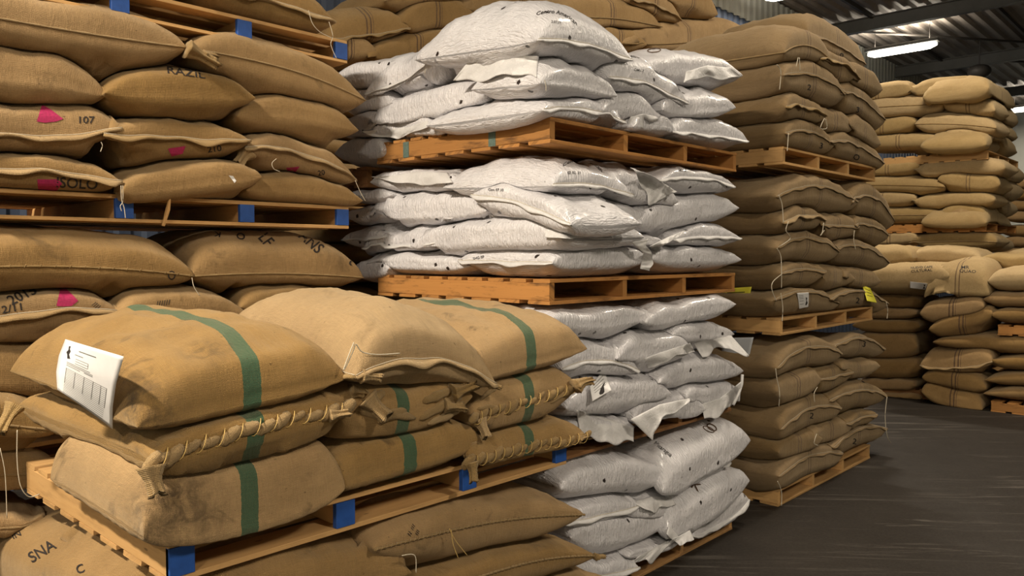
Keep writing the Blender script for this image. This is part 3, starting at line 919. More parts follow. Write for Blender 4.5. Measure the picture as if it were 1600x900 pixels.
S('F1b', 'green striped brown sack in the middle of the bottom layer on the front pallet', 'f', FY, (512, 765), (757, 690), 655, 752, sm=728, W=1.15, mat='green', seam='', p=4.2, r=.42, group=GS, stripe=.0, q=5, rq=.4)
S('F1c', 'green striped sack with a twisted hem, bottom layer at the pallet end beside white sacks', 'f', FY, (733, 722), (920, 682), 650, 722, sm=702, W=1.15, mat='green', hem='braid', p=4.0, r=.42, group=GS, q=5, rq=.4)
S('F2a', 'green striped sack with a long twisted hem, under the sack that carries the paper sheet', 'f', FY - .02, (238, 722), (540, 640), 632, 716, sm=672, xm=385, Wpx=22, mat='green', hem='braid', p=5.5, r=.36, q=7, rq=.32, group=GS)
S('F2b', 'green striped brown sack with knotted gathered corners in the centre of the middle layer', 'f', FY, (510, 640), (738, 620), 588, 692, sm=648, xm=620, W=1.15, mat='green', seam='', p=4.2, r=.42, group=GS, q=5, rq=.4)
S('F2c', 'green striped sack in the middle layer with a twisted hem ending in a big ear', 'f', FY, (742, 655), (905, 605), 572, 668, sm=630, xm=820, W=1.15, mat='green', hem='braid', p=4.0, r=.42, group=GS, stripe=.02, q=5, rq=.4)
S('F3a', 'large green striped sack with a paper sheet on its end, top of the front pallet', 'f', FY - .02, (212, 668), (542, 592), 502, 655, sm=634, xm=365, Wpx=12, mat='green', seam='', p=3.6, r=.46, q=4.2, group=GS, n=54, stripe=.04, crown=True, dirt=[(215, 628, .10, 1.1), (240, 645, .10, .8), (318, 548, .08, .8), (255, 520, .12, .4)], rq=.4)
S('F3c', 'green striped brown sack with a pointed right tip, top right of the front pallet', 'f', FY, (725, 600), (920, 545), 481, 592, sm=577, xm=790, W=1.15, mat='green', seam='', p=3.0, r=.5, q=4.2, group=GS, stripe=.05, n=48, crown=True, rq=.4)
S('F3b', 'plain brown sack without stripe, curled stitched hem, top middle of the front pallet', 'f', FY - .05, (556, 590), (778, 602), 472, 612, sm=572, xm=600, W=1.0, mat='jutefront', seam='fl', hem='fold', p=3.2, r=.5, q=4.2, pitch=.03, n=50, crown=True, rq=.4)
# knots and ears
for pts in ([(545, 600), (565, 612), (580, 632), (590, 655)], [(560, 640), (590, 650), (625, 648), (655, 655)], [(590, 660), (615, 645), (640, 640)], [(655, 655), (680, 640), (705, 625), (725, 622)], [(660, 628), (685, 618), (712, 606)], [(600, 612), (585, 622), (575, 640)], [(668, 662), (700, 648), (728, 632)]):
    ridge('F2b', pts, .021)
for pts in ([(750, 625), (765, 612), (780, 605)], [(745, 640), (765, 635), (785, 640)], [(860, 630), (885, 612), (900, 600)]): ridge('F2c', pts, .011)
for pts in ([(500, 655), (520, 645), (540, 640)], [(235, 725), (260, 712), (290, 705)]): ridge('F2a', pts, .014)
tuft('F2c', 903, 600, FY - .03, 'f', (1, -.25, .5), .085, .024); tuft('F2c', 752, 662, FY - .03, 'f', (.1, -.6, -.8), .06, .02)
tuft('F2b', 712, 612, FY - .03, 'f', (1, -.3, .25), .08, .026); tuft('F2b', 700, 634, FY - .03, 'f', (1, -.4, -.1), .08, .022); tuft('F2b', 578, 628, FY - .02, 'f', (.5, -.5, -.7), .075, .030); tuft('F2b', 552, 612, FY - .02, 'f', (1, -.3, -.2), .05, .018)
tuft('F2a', 236, 738, FY - .03, 'f', (0, -.3, -1), .07, .02); tuft('F2a', 520, 648, FY - .03, 'f', (1, -.3, .1), .06, .017)
tuft('F1c', 738, 728, FY - .03, 'f', (.05, -.3, -1), .06, .018); tuft('F1c', 905, 685, FY - .02, 'f', (1, -.1, .15), .05, .015)
tuft('F3b', 570, 588, FY - .09, 'f', (1, -.3, -.2), .05, .018); tuft('F3b', 770, 603, FY - .07, 'f', (1, -.1, -.3), .04, .011)
tuft('F3a', 20, 640, 3.55, 'f', (-.5, -.1, -.6), .07, .022)
twine('F3b', [(553, 535), (545, 555), (537, 577), (541, 572), (552, 548), (556, 538), (566, 550), (590, 554), (625, 552)], FY - .06, r=.0022)
twine('F1a', [(27, 672), (27, 720), (32, 758), (45, 776), (62, 772)], 3.45, r=.0022)
twine('F1a', [(0, 700), (8, 740), (11, 810)], 3.45, r=.0018)
# paper sheet on the end of the big sack
def sheet(name, label, cat, pts, face, pl, mat, curl=0.0, thick=.0012, fold=.35, offs=(0, 0, 0, 0)):
    """pts: corners tl, tr, br, bl on the photograph; offs: how far each corner stands off its plane"""
    n, m = 14, 18; vs, fs = [], []
    P = [onF(face, x, y, pl + o_) for (x, y), o_ in zip(pts, offs)]
    nrm = (P[1] - P[0]).cross(P[3] - P[0]).normalized()
    if nrm.dot(O - P[0]) < 0: nrm = -nrm
    for j in range(m + 1):
        v = j / m
        for i in range(n + 1):
            u = i / n
            p = P[0] * (1 - u) * (1 - v) + P[1] * u * (1 - v) + P[2] * u * v + P[3] * (1 - u) * v
            bend = curl * (math.sin(v * math.pi * 2.6) * .7 + .35 * math.sin(u * 4 + v * 3)) + curl * 1.2 * (abs(v - fold) < .06)
            vs.append(tuple(p + nrm * bend))
    for j in range(m):
        for i in range(n):
            k = j * (n + 1) + i; fs.append((k, k + 1, k + n + 2, k + n + 1))
    c = sum(P, Vector()) / 4
    o = mkobj(name, vs, fs, M[mat], None, True, None, loc=c)
    s = o.modifiers.new('thickness', 'SOLIDIFY'); s.thickness = thick; s.offset = -1
    tag(o, label, cat)
    tri = [(f[0], f[1], f[2]) for f in fs] + [(f[0], f[2], f[3]) for f in fs]
    return dict(o=o, bvh=BVHTree.FromPolygons(vs, tri), P=P, pts=pts)
def sq(pts, u, v):
    a, b, c, d = pts
    return tuple(a[k] * (1 - u) * (1 - v) + b[k] * u * (1 - v) + c[k] * u * v + d[k] * (1 - u) * v for k in (0, 1))
def sline(sh, u0, v0, u1, v1, wpx, mat='ink', name='printed_line'):
    n = 14; v, f = [], []
    for i in range(n + 1):
        t = i / n; x, y = sq(sh['pts'], u0 + (u1 - u0) * t, v0 + (v1 - v0) * t)
        dx, dy = (0, wpx) if abs(u1 - u0) > abs(v1 - v0) else (wpx, 0)
        v += [(x, y), (x + dx, y + dy)]
    for i in range(n): f.append((2 * i, 2 * i + 2, 2 * i + 3, 2 * i + 1))
    return v, f
def sprint(sh, items, mat='ink', name='printed_form', lift=.0012):
    V, F = [], []
    for it in items:
        v, f = sline(sh, *it); F += [tuple(i + len(V) for i in q) for q in f]; V += v
    return stamp(sh, V, F, (0, 0), (1, 0), (0, 1), mat, name, lift=lift)
def onX2(px, py, X): return onX(px, py, X)
bv = BAGS['F3a']['bvh']
def on_bag(key, px, py, lift=.01):
    d = ray(px, py).normalized(); h = BAGS[key]['bvh'].ray_cast(O, d)[0]
    return h
def sheet_on(name, label, cat, key, pts, mat, lift=.02, curl=.004, fallback=None):
    P = []
    hs = [on_bag(key, x, y) for x, y in pts]
    ds = [(h - O).length for h in hs if h is not None]
    good = sum(ds) / len(ds)
    sh = None
    n, m = 14, 18; vs, fs = [], []
    Pc = [O + ray(x, y).normalized() * (((h - O).length if h is not None else good) - lift) for (x, y), h in zip(pts, hs)]
    nrm = (Pc[1] - Pc[0]).cross(Pc[3] - Pc[0]).normalized()
    if nrm.dot(O - Pc[0]) < 0: nrm = -nrm
    for j in range(m + 1):
        v = j / m
        for i in range(n + 1):
            u = i / n
            p = Pc[0] * (1 - u) * (1 - v) + Pc[1] * u * (1 - v) + Pc[2] * u * v + Pc[3] * (1 - u) * v
            crease = -abs(v - .35) * 3.0 + .6 + (-abs(v - .68) * 3.0 + .5)
            vs.append(p + nrm * curl * (crease + .5 * math.sin(u * 5 + v * 2)))
    push = 0.0
    for p in vs:                                   # keep the sheet clear of the cloth
        d = (p - O); L_ = d.length; h = BAGS[key]['bvh'].ray_cast(O, d.normalized())[0]
        if h is not None: push = max(push, L_ - (h - O).length + .004)
    vs = [tuple(p + (O - p).normalized() * push) for p in vs]
    for j in range(m):
        for i in range(n):
            k = j * (n + 1) + i; fs.append((k, k + 1, k + n + 2, k + n + 1))
    c = sum((Vector(v) for v in vs), Vector()) / len(vs)
    o = mkobj(name, vs, fs, M[mat], None, True, None, loc=c)
    s = o.modifiers.new('thickness', 'SOLIDIFY'); s.thickness = .0012; s.offset = -1 if nrm.dot(Vector((0, 0, 1))) > -2 else 1
    s.offset = 0
    tag(o, label, cat)
    tri = [(f[0], f[1], f[2]) for f in fs] + [(f[0], f[2], f[3]) for f in fs]
    return dict(o=o, bvh=BVHTree.FromPolygons(vs, tri), pts=pts)
sh = sheet_on('paper_sheet', 'creased white printed form stuck on the end of the big green striped sack', 'paper', 'F3a', [(97, 529), (186, 556), (172, 670), (86, 608)], 'paper', lift=.006, curl=.006)
items = []
for i in range(17): items.append((.14, .50 + i * .027, .86, .50 + i * .027, .7))
for u in (.14, .30, .46, .62, .76, .86): items.append((u, .50, u, .78, .7))
items += [(.14, .385, .55, .385, .9), (.14, .41, .60, .41, .9), (.14, .44, .38, .44, .9), (.28, .27, .5, .27, .8), (.28, .31, .5, .31, .8), (.28, .35, .5, .35, .8), (.5, .27, .5, .35, .7), (.32, .12, .62, .12, 1.6), (.26, .20, .4, .20, 1.2), (.45, .43, .6, .43, 1.2)]
sprint(sh, items, 'steel2', 'printed_form')
def sheet_blob(sh, pts, mat='ink', name='printed_emblem'):
    """filled emblem, corners in sheet coordinates"""
    P = [sq(sh['pts'], u, v) for u, v in pts]
    bm = bmesh.new(); bm.faces.new([bm.verts.new((x, y, 0)) for x, y in P]); bmesh.ops.triangulate(bm, faces=bm.faces[:]); bm.verts.index_update()
    v = [(q.co.x, q.co.y) for q in bm.verts]; fs = [tuple(q.index for q in g.verts) for g in bm.faces]; bm.free()
    return stamp(sh, v, fs, (0, 0), (1, 0), (0, 1), mat, name, lift=.0014)
sheet_blob(sh, [(.14, .10), (.17, .09), (.16, .14), (.18, .18), (.16, .24), (.19, .31), (.14, .33), (.13, .26), (.11, .22), (.14, .17)])

# ================================================================ LEFT STACK (behind the front one)
LY = 3.99
LG = None
pallet('pallet on the floor below the left stack, hidden behind the front sacks', .88, 4.06, 0.0, 1.98, 1.45, mat='pine', seed=8)
S('L0a', 'brown sack low in the left stack, in the dark behind the front sacks', 'f', LY, (-110, 860), (90, 830), 790, 850, W=.9)
pallet('pallet low in the left stack, hidden behind the green striped sacks', .88, 4.06, 1.0, 1.98, 1.45, mat='pine', seed=9)
S('L1i', 'dark brown sack at the left edge, lowest one seen behind the front pallet sacks', 'f', LY, (-120, 745), (95, 735), 690, 785, W=.9)
S('L1h', 'brown sack with a puckered ear at the left edge, behind the papered sack', 'f', LY - .12, (-120, 650), (95, 672), 602, 690, W=.9, sm=664, hem='cord')
S('L1g', 'brown sack at the left edge below the sack with a magenta mark and black numbers', 'f', LY, (-110, 590), (150, 590), 525, 640, W=.9, seam='')
S('L1k', 'brown sack in the shadow behind the plain top sack of the front pallet', 'f', LY, (140, 560), (400, 560), 500, 600, W=.9, seam='')
S('L1f', 'brown sack with magenta mark and black numbers at the left edge, above the front sacks', 'f', LY, (-90, 520), (188, 488), 446, 532, W=.9, sm=488, xm=70, hem='fold', skew=0)
S('L1d', 'brown sack with black letters behind the top of the big green striped sack', 'f', LY - .05, (183, 498), (392, 500), 443, 520, W=.9, xm=290, seam='')
S('L1e', 'brown sack peeking out right behind the plain top sack of the front pallet', 'f', LY, (378, 480), (575, 490), 436, 510, W=.9, xm=460, seam='')
S('L1b', 'brown sack with black upside down letters just below the right half of the left pallet', 'f', LY, (300, 432), (568, 434), 362, 448, W=.95, sm=428, xm=430, hem='cord', p=4.5, r=.4)
S('L1a', 'wide brown sack with a rope like seam, below the left pallet at the left edge', 'f', LY - .02, (-80, 420), (303, 432), 357, 448, W=.95, sm=418, xm=110, hem='cord', p=5.0, r=.4)
text('L1b', 'ANS', (486, 379), 15, -42, sx=1.0, skewx=.25); text('L1b', 'LF', (415, 375), 15, -48, sx=1.0, skewx=.25); text('L1b', 'O', (376, 370), 10, -15, sx=1.3)
text('L1b', 'K', (340, 366), 8, 170, sx=1.6); text('L1b', '20', (552, 405), 14, 100, sx=1.0)
text('L1f', '2015', (35, 462), 14, 25, sx=1.2, skewx=-.3); text('L1f', '2/11', (20, 482), 12, 10, sx=1.2); text('L1f', '////', (150, 478), 8, -35)
blot('L1f', [(88, 478), (94, 452), (104, 452), (122, 470), (112, 478), (98, 479)])
text('L1d', '//////', (255, 474), 8, 8, sx=1.2)
ring_mark('L1a', (268, 430), 6, 7, 2, mat='ink')
twine('L1a', [(300, 434), (303, 448), (312, 462)], LY - .08, r=.0022)
pl1 = pallet('yellow pine pallet with blue painted block ends in the middle of the left stack', .88, 4.04, 2.155, 1.98, 1.45, mat='pine', paint='blue', seed=11)
S('L2k', 'brown sack at the right end of the bottom layer on the left pallet', 'f', LY, (385, 297), (567, 314), 266, 324, W=.95, seam='')
S('L2i', 'brown sack with black letters and magenta mark, on the left pallet at the left edge', 'f', LY - .02, (-70, 268), (193, 285), 236, 303, W=.95, sm=268, hem='fold', xm=60)
S('L2j', 'brown sack with a white nick sagging over the pallet edge, middle of its layer', 'f', LY - .05, (192, 302), (412, 277), 246, 318, W=.95, seam='', p=4.2, r=.42, sm=285)
S('L2h', 'brown sack with a drooping folded hem and small white tag, at the left stack end', 'f', LY, (380, 232), (556, 282), 206, 270, W=.95, sm=238, hem='fold', xm=450)
S('L2f', 'brown sack with a magenta triangle and the number 107 at the left edge', 'f', LY, (-75, 205), (192, 203), 150, 236, W=.95, sm=213, hem='fold', xm=55)
S('L2g', 'brown sack with a wrinkled folded hem beside the sack marked 107', 'f', LY - .02, (163, 212), (392, 222), 178, 248, W=.95, sm=216, hem='fold', xm=275)
S('L2c', 'plain brown sack at the left edge below the topmost long sack', 'f', LY, (-90, 125), (170, 150), 64, 160, W=.95, seam='', xm=50, sm=122)
S('L2e', 'plain brown sack with a pointed tip, directly above the sack with the drooping hem', 'f', LY, (372, 182), (562, 204), 142, 210, W=.95, seam='', xm=455)
S('L2d', 'brown sack with black letters along its top edge, between two plain sacks', 'f', LY - .05, (163, 145), (400, 153), 94, 182, W=.95, seam='', xm=270, sm=142, p=2.6, r=.6)
S('L2b', 'wide brown sack with a long seam sloping right, just under the topmost left pallet', 'f', LY - .02, (302, 78), (574, 157), 55, 155, W=.95, sm=103, xm=430, hem='cord')
S('L2a', 'wide brown sack with sloping seam in the top left corner, bunched at one end', 'f', LY - .02, (-85, 12), (292, 74), -6, 96, W=.95, sm=50, xm=125, hem='cord', p=4, r=.45)
tuft('L2a', 300, 80, LY - .05, 'f', (1, -.1, -.3), .10, .03); tuft('L2a', 322, 85, LY - .05, 'f', (1, 0, .3), .05, .016)
tuft('L2h', 382, 242, LY - .06, 'f', (-.5, -.1, -.5), .06, .03)
text('L2d', 'RAZIL', (290, 114), 11, -8, sx=1.5, skewx=-.25); text('L2f', '107', (134, 188), 11, 0, sx=1.2)
blot('L2f', [(57, 190), (66, 164), (80, 172), (99, 186), (88, 190), (70, 192)])
text('L2i', 'ISOLO', (120, 287), 16, -3, sx=1.05); blot('L2i', [(58, 280), (90, 280), (97, 287), (88, 298), (60, 298)])
text('L2g', '210', (335, 233), 9, 8, sx=1.2); blot('L2g', [(262, 232), (290, 228), (285, 240), (268, 244)])
text('L2h', '20', (502, 270), 8, 10); blot('L2h', [(447, 262), (468, 260), (462, 268), (450, 268)])
blot('L2h', [(490, 247), (504, 249), (498, 254)], 'paper', 'small_tag'); blot('L2j', [(357, 274), (364, 275), (369, 283), (366, 286), (361, 279)], 'paper', 'white_nick')
twine('L2i', [(189, 290), (190, 312), (194, 325), (196, 341)], LY - .08, r=.0018); twine('L2i', [(192, 290), (192, 314), (188, 322), (190, 330)], LY - .08, r=.0018)
twine('L2h', [(432, 248), (425, 255), (428, 264), (437, 268)], LY - .06, r=.0018); twine('L2h', [(555, 282), (563, 300), (571, 314)], LY - .05, r=.0018)
twine('L2f', [(158, 222), (160, 228), (157, 237)], LY - .06, r=.0018)
mb = MB(); p0 = onY(266, 306, LY + .0); p1 = onY(255, 353, LY + .02)
mb.tube([p0, (p0 * .55 + p1 * .45) + Vector((.004, 0, 0)), p1], .008, 4, rf=lambda t: .004 + .007 * math.sin(min(1, t * 1.2) * 2.6)); o = mb.build('splinter', M['pine'], pl1); o['label'] = 'splinter of wood sticking up off the board edge'
pallet('yellow pine pallet with blue painted block ends at the top of the left stack', .88, 4.04, 3.15, 1.98, 1.45, mat='pine', paint='blue', seed=13)
S('L3a', 'brown sack with a loose thread on the topmost left pallet, cut by the upper edge', 'f', LY, (305, -25), (524, 36), -42, 38, W=.95, xm=420, sm=0, hem='fold')
S('L3b', 'brown sack on the topmost pallet at the upper left, mostly above the frame', 'f', LY, (60, -60), (310, -40), -110, -22, W=.95)
twine('L3a', [(482, 16), (488, 36), (500, 50), (520, 60)], LY - .05, r=.002); twine('L3a', [(514, 34), (520, 56), (517, 70), (526, 92)], LY - .05, r=.002)

# ================================================================ WHITE STACK BEHIND (between left stack and the white corner stack)
BX = 3.17
pallet('pallet at the foot of the second white stack behind', 3.22, 4.34, 0.0, 2.0, 1.45, mat='orange_wood', seed=20)
BG = 'white sacks of the stack behind, seen in the gap'
def back(key, lab, A, B, t, b, **k): return S(key, lab, 's', BX, A, B, t, b, W=k.pop('W', .9), mat='white', hem='white', p=3, wrk=1.2, n=26, group=BG, **k)
filler(3.3, 4.6, .14, 1.15, 1.8, 1.1, 'white', 'white sack hidden low behind the corner stack', 'white sacks low in the stack behind')
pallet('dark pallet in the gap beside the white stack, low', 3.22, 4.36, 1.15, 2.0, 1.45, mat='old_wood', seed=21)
back('B1', 'white sack glimpsed in the gap below the pallet end, lowest', (545, 425), (605, 420), 392, 445, seam='')
back('B2', 'white sack with a black scribble glimpsed in the gap beside the left pallet end', (535, 375), (600, 370), 348, 393)
back('B3', 'shadowed white sack glimpsed in the gap level with the left pallet', (535, 338), (600, 335), 318, 350, seam='')
back('B4', 'shadowed white sack glimpsed in the gap just under the back pallet', (540, 308), (610, 305), 292, 320, seam='')
pallet('dark pallet in the gap behind the white stack, upper', 3.24, 4.36, 2.45, 2.0, 1.45, mat='old_wood', seed=22)
back('B5', 'grey looking white sack on the dark pallet in the gap', (525, 240), (600, 235), 205, 262, seam='')
back('B6', 'grey looking white sack in the gap, second up from the dark pallet', (525, 205), (600, 200), 165, 225, seam='')
back('B7', 'white sack in the gap beside the pointed tip of a brown sack', (520, 160), (610, 160), 130, 185, seam='')
back('B8', 'white sack at the top of the gap, under brown sacks behind', (518, 125), (655, 120), 84, 150, seam='')

# ================================================================ MIDDLE WHITE STACK (corner stack)
MX, MY = 3.17, 2.68
zL = [0.0, .865, 1.73, 2.585]
GM = 'white sacks of the middle stack'
def m(key, lab, face, A, B, t, b, **k):
    k.setdefault('W', .75); k.setdefault('hem', 'white'); k.setdefault('p', 3.8); k.setdefault('r', .46); k.setdefault('wrk', 1.25); k.setdefault('e', .06)
    pl = k.pop('pl', MY if face == 'f' else MX)
    return S(key, 'white woven sack ' + lab, face, pl, A, B, t, b, mat='white', group=None, **k)
pallet('orange brown pallet on the floor under the white sacks', 3.2, 2.72, zL[0], mat='worn_wood', seed=31)
# level 1
m('M1h', 'in the bottom row at the lower picture edge, beside the brown sacks', 'f', (870, 900), (1000, 888), 856, 925, W=.9)
m('M1g0', 'hidden low in the bottom row, crumpled between the lower white sacks', 'f', (985, 870), (1062, 848), 836, 868, seam='')
m('M1g', 'lowest at the right end, its bottom hem curving over the pallet edge', 'f', (1080, 838), (1172, 782), 770, 832, sm=822)
m('M1d', 'lying level in the bottom level, with dark specks at its left end', 'f', (893, 842), (1047, 815), 792, 862, seam='')
m('M1e', 'crumpled and half hidden in the middle of the lowest level', 'f', (985, 800), (1075, 785), 760, 815, seam='', wrk=2)
m('M1f', 'leaning steeply in the lowest level, marked with a dark K', 'f', (1042, 838), (1172, 752), 740, 830, seam='', sm=800, xm=1110, pl=2.63)
m('M1c', 'with a pale hem below it, second row of the lowest level', 'f', (880, 820), (1000, 793), 768, 818, sm=808)
m('M1i', 'showing a small corner with letters behind two leaning sacks', 'f', (1062, 752), (1140, 722), 712, 755)
m('M1a', 'broad and smooth, at the top of the lowest level beside brown sacks', 'f', (880, 765), (1052, 748), 702, 776, seam='', W=.9, pl=2.66)
m('M1b', 'tilted at the top of the lowest level, marked with a brown ring', 'f', (1035, 770), (1173, 688), 668, 752, seam='', sm=735, xm=1110, pl=2.62)
flap('M1g0', [(1000, 868), (1040, 846), (1070, 835)], [(982, 882), (1022, 876), (1040, 855)], pl=2.62, pr=.02, pt=-.03, seed=2)
flap('M1f', [(1045, 820), (1060, 838), (1078, 828)], [(1040, 838), (1062, 850), (1086, 846)], pl=2.60, pr=.0, pt=-.02, seed=3)
flap('M1e', [(985, 785), (1020, 775), (1050, 778)], [(1000, 792), (1025, 800), (1056, 788)], pl=2.62, pr=.02, pt=-.02, seed=4)
text('M1f', 'K', (1087, 760), 12, -30, mat='brownink', sx=1.4); ring_mark('M1b', (1112, 668), 9, 5, 2, -30); text('M1b', 'Nicaragua', (1036, 702), 6, -38, mat='ink')
ring_mark('M1b', (1107, 671), 10, 4, 1.6, -25)
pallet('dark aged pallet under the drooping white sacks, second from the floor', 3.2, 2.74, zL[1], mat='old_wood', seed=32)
# level 2
m('M2j', 'with a loose mouth hanging over the dark pallet, beside the brown sacks', 'f', (885, 672), (996, 668), 640, 690, seam='', wrk=2, W=.9)
m('M2h', 'folded low on the pallet between two hanging flaps', 'f', (990, 655), (1100, 640), 602, 668, seam='')
m('M2i', 'short and round at the right, a torn flap hanging below it', 'f', (1072, 622), (1156, 612), 588, 640, seam='', sm=622)
m('M2g', 'broad, with a white tag on its left end', 'f', (885, 640), (1050, 616), 578, 650, seam='', W=.9, pl=2.66)
m('M2f', 'at the right, with a twisted corner strap running down', 'f', (1028, 598), (1162, 580), 549, 604, seam='')
m('M2c', 'with a double seam beside the pointed tip of a striped sack', 'f', (878, 578), (1002, 580), 520, 590, sm=566, xm=935, W=.9, hem='white')
m('M2d', 'with a wavy flap hanging below it, middle of the second level', 'f', (968, 560), (1085, 545), 510, 575, seam='', pl=2.66)
m('M2e', 'rounded, with a collar like flap, below the top row at the right', 'f', (1052, 525), (1146, 522), 496, 540, seam='')
m('M2a', 'squeezed under the orange pallet, left of the pair', 'f', (868, 500), (1020, 492), 473, 530, seam='', W=.9)
m('M2b', 'squeezed under the orange pallet, right of the pair, with a pointed tip', 'f', (1008, 505), (1150, 475), 462, 512, seam='', pl=2.66)
flap('M2j', [(900, 640), (945, 652), (990, 668)], [(908, 690), (950, 688), (990, 693)], pl=2.64, pr=.02, pt=-.03, seed=5)
flap('M2g', [(985, 655), (1030, 632), (1078, 622)], [(1015, 684), (1030, 664), (1078, 626)], pl=2.62, pr=.02, pt=-.03, seed=6)
flap('M2d', [(1005, 560), (1040, 548), (1078, 536)], [(1012, 576), (1045, 562), (1086, 550)], pl=2.60, pr=.02, pt=-.03, seed=7)
flap('M2e', [(1082, 535), (1110, 528), (1142, 524)], [(1096, 556), (1125, 544), (1168, 553)], pl=2.60, pr=.02, pt=-.04, seed=8)
flap('M2i', [(1096, 630), (1125, 622), (1158, 596)], [(1100, 652), (1130, 648), (1156, 622)], pl=2.60, pr=.02, pt=-.03, seed=9)
mb = MB(); mb.tube([onY(x, y, 2.60) for x, y in [(1160, 585), (1159, 600), (1154, 616), (1146, 632)]], .011, 6); mb.build('strap', M['flap'], BAGS['M2i']['o'], True)
text('M2c', 'Nicaragua 07', (932, 528), 5, -8); blot('M2c', [(963, 558), (966, 556), (967, 563), (964, 565)], 'ink', 'dark_spot')
tg = sheet_on('paper_tag', 'white tag with a black emblem on a white sack beside the twisted brown ear', 'tag', 'M2g', [(944, 578), (956, 609), (926, 627), (922, 603)], 'paper', lift=.004, curl=.001)
sprint(tg, [(u, .2, u, .85, 1.0) for u in (.15, .3, .45, .6)], 'ink', 'printed_text'); sheet_blob(tg, [(.5, .15), (.62, .3), (.9, .35), (.95, .45), (.75, .45), (.9, .6), (.8, .62), (.62, .48), (.5, .3)])
pallet('orange brown pallet under the second highest level of white sacks', 3.2, 2.72, zL[2], mat='orange_wood', seed=33)
# level 3
m('M3m', 'at the left of the bottom row on the orange pallet, finely pleated', 's', (572, 412), (732, 416), 391, 431, seam='', xm=650, W=.9)
m('M3o', 'at the right end of the bottom row on the orange pallet', 'f', (1020, 405), (1160, 406), 378, 424, seam='', W=.9)
m('M3n', 'long, at the corner of the orange pallet, seam on its left end', 'f', (862, 412), (1017, 405), 372, 430, seam='l', Wpx=716, xm=930, sm=405, q=3.2, rq=.45)
m('M3i', 'with a low seam, second row from the bottom at the left corner', 's', (566, 388), (682, 380), 349, 396, sm=384, W=.9, xm=625)
m('M3l', 'with a seam across, second row at the right end of the stack', 'f', (1052, 375), (1160, 373), 343, 388, sm=370, W=.9)
m('M3p', 'small and round, squeezed in the second row under a big sack', 'f', (950, 378), (1040, 378), 360, 388, seam='')
m('M3j', 'big and bulging, second row on the left side face', 's', (642, 385), (878, 372), 330, 402, seam='', W=.75, xm=770, pl=3.14)
m('M3h', 'at the right in the third row, with a gathered corner', 'f', (1000, 350), (1156, 325), 300, 362, seam='', W=.9, xm=1085)
m('M3e', 'in the third row at the far left, pointed at its left tip', 's', (575, 338), (762, 330), 290, 352, seam='', W=.9, xm=670, sm=335)
m('M3g', 'broad, third row on the front face, two dark dots on it', 'f', (868, 350), (1028, 360), 303, 370, seam='', W=.9, xm=950)
m('M3b', 'with a crumpled open mouth, top row at the far left', 's', (583, 285), (712, 285), 260, 304, seam='', W=.9, wrk=2)
m('M3c', 'with an open flap hanging down, top row under the upper pallet', 'f', (952, 285), (1060, 315), 258, 325, seam='', W=.9, wrk=2)
m('M3d', 'with a straight seam, top row at the right end under the pallet', 'f', (1030, 282), (1150, 292), 259, 303, sm=277, W=.9)
m('M3f', 'draped diagonally over the corner with a double seam sloping to the right', 's', (735, 306), (890, 352), 288, 352, sm=318, W=.6, xm=815, pl=(3.13, 3.10), hem='white')
m('M3a', 'large, at the corner right under the upper pallet, with black lettering', 'f', (864, 290), (988, 306), 243, 312, Wpx=694, sm=288, xm=915, pl=2.66, q=2.7, rq=.5, p=3.4, r=.45)
flap('M3b', [(610, 275), (650, 268), (700, 270)], [(584, 276), (640, 292), (706, 283)], 's', pl=3.14, pr=.02, pt=-.03, seed=10)
flap('M3c', [(985, 262), (1020, 275), (1058, 300)], [(992, 264), (1012, 322), (1050, 302)], pl=2.60, pr=.02, pt=-.02, seed=11)
flap('M3j', [(852, 358), (890, 358), (955, 368)], [(850, 368), (895, 374), (958, 372)], pl=2.62, pr=.0, pt=-.03, seed=12)
flap('M3o', [(1015, 385), (1040, 372), (1070, 360)], [(1024, 398), (1042, 380), (1072, 362)], pl=2.62, pr=.02, pt=-.03, seed=13)
flap('M3n', [(985, 378), (1005, 395), (1000, 420)], [(1012, 374), (1018, 400), (1018, 424)], pl=2.62, pr=.02, pt=0, seed=14)
text('M3a', 'Centro American', (912, 250), 5.5, -8, sx=1.15, arc=.14); text('M3a', '@ 02. 21', (897, 270), 4, -3); text('M3d', '081.2', (1066, 266), 4, -4); text('M3f', 'Gtm 07.10', (775, 297), 4, -2)
text('M3n', 'SHG EP', (748, 403), 4, 10)
pallet('orange brown pallet with two faded teal stripes under the topmost white sacks', 3.2, 2.72, zL[3], mat='orange_wood', side_paint=(.27, .78), seed=34)
# level 4
m('M4f', 'with a torn flap low at the far left of the topmost level', 's', (568, 203), (690, 205), 172, 222, seam='', W=.9, wrk=2)
m('M4l', 'low and crumpled behind the upper pallet edge', 'f', (985, 198), (1060, 205), 178, 212, seam='', wrk=2)
m('M4k', 'short, with a wavy seam, at the right end on the upper pallet', 'f', (1052, 207), (1169, 222), 172, 224, sm=208, W=.9, xm=1100)
m('M4i', 'lower right of the corner on the upper pallet, under a seamed sack', 'f', (940, 172), (1035, 192), 135, 195, seam='', W=.9)
m('M4e', 'on the corner of the upper pallet with a long wavy seam', 'f', (846, 172), (978, 192), 140, 200, Wpx=664, sm=166, xm=895, seam='f', q=2.7, rq=.5, p=3.4, r=.45)
m('M4j', 'rounded, second from the right on the topmost level', 'f', (1035, 172), (1152, 168), 134, 192, seam='', W=.9, sm=172)
m('M4c', 'long and pleated, second row at the far left of the topmost level', 's', (573, 197), (762, 145), 130, 198, seam='', W=.8, xm=665, sm=172, pl=3.16)
m('M4d', 'in the middle row at the corner with a shiny torn flap', 'f', (842, 130), (962, 150), 86, 152, seam='', Wpx=735, xm=895, sm=128, q=2.7, rq=.5, p=3.4, r=.45)
m('M4g', 'smaller, with a curved double seam, overhanging beside the topmost sack', 'f', (955, 122), (1076, 163), 84, 158, sm=130, W=.8, xm=1010)
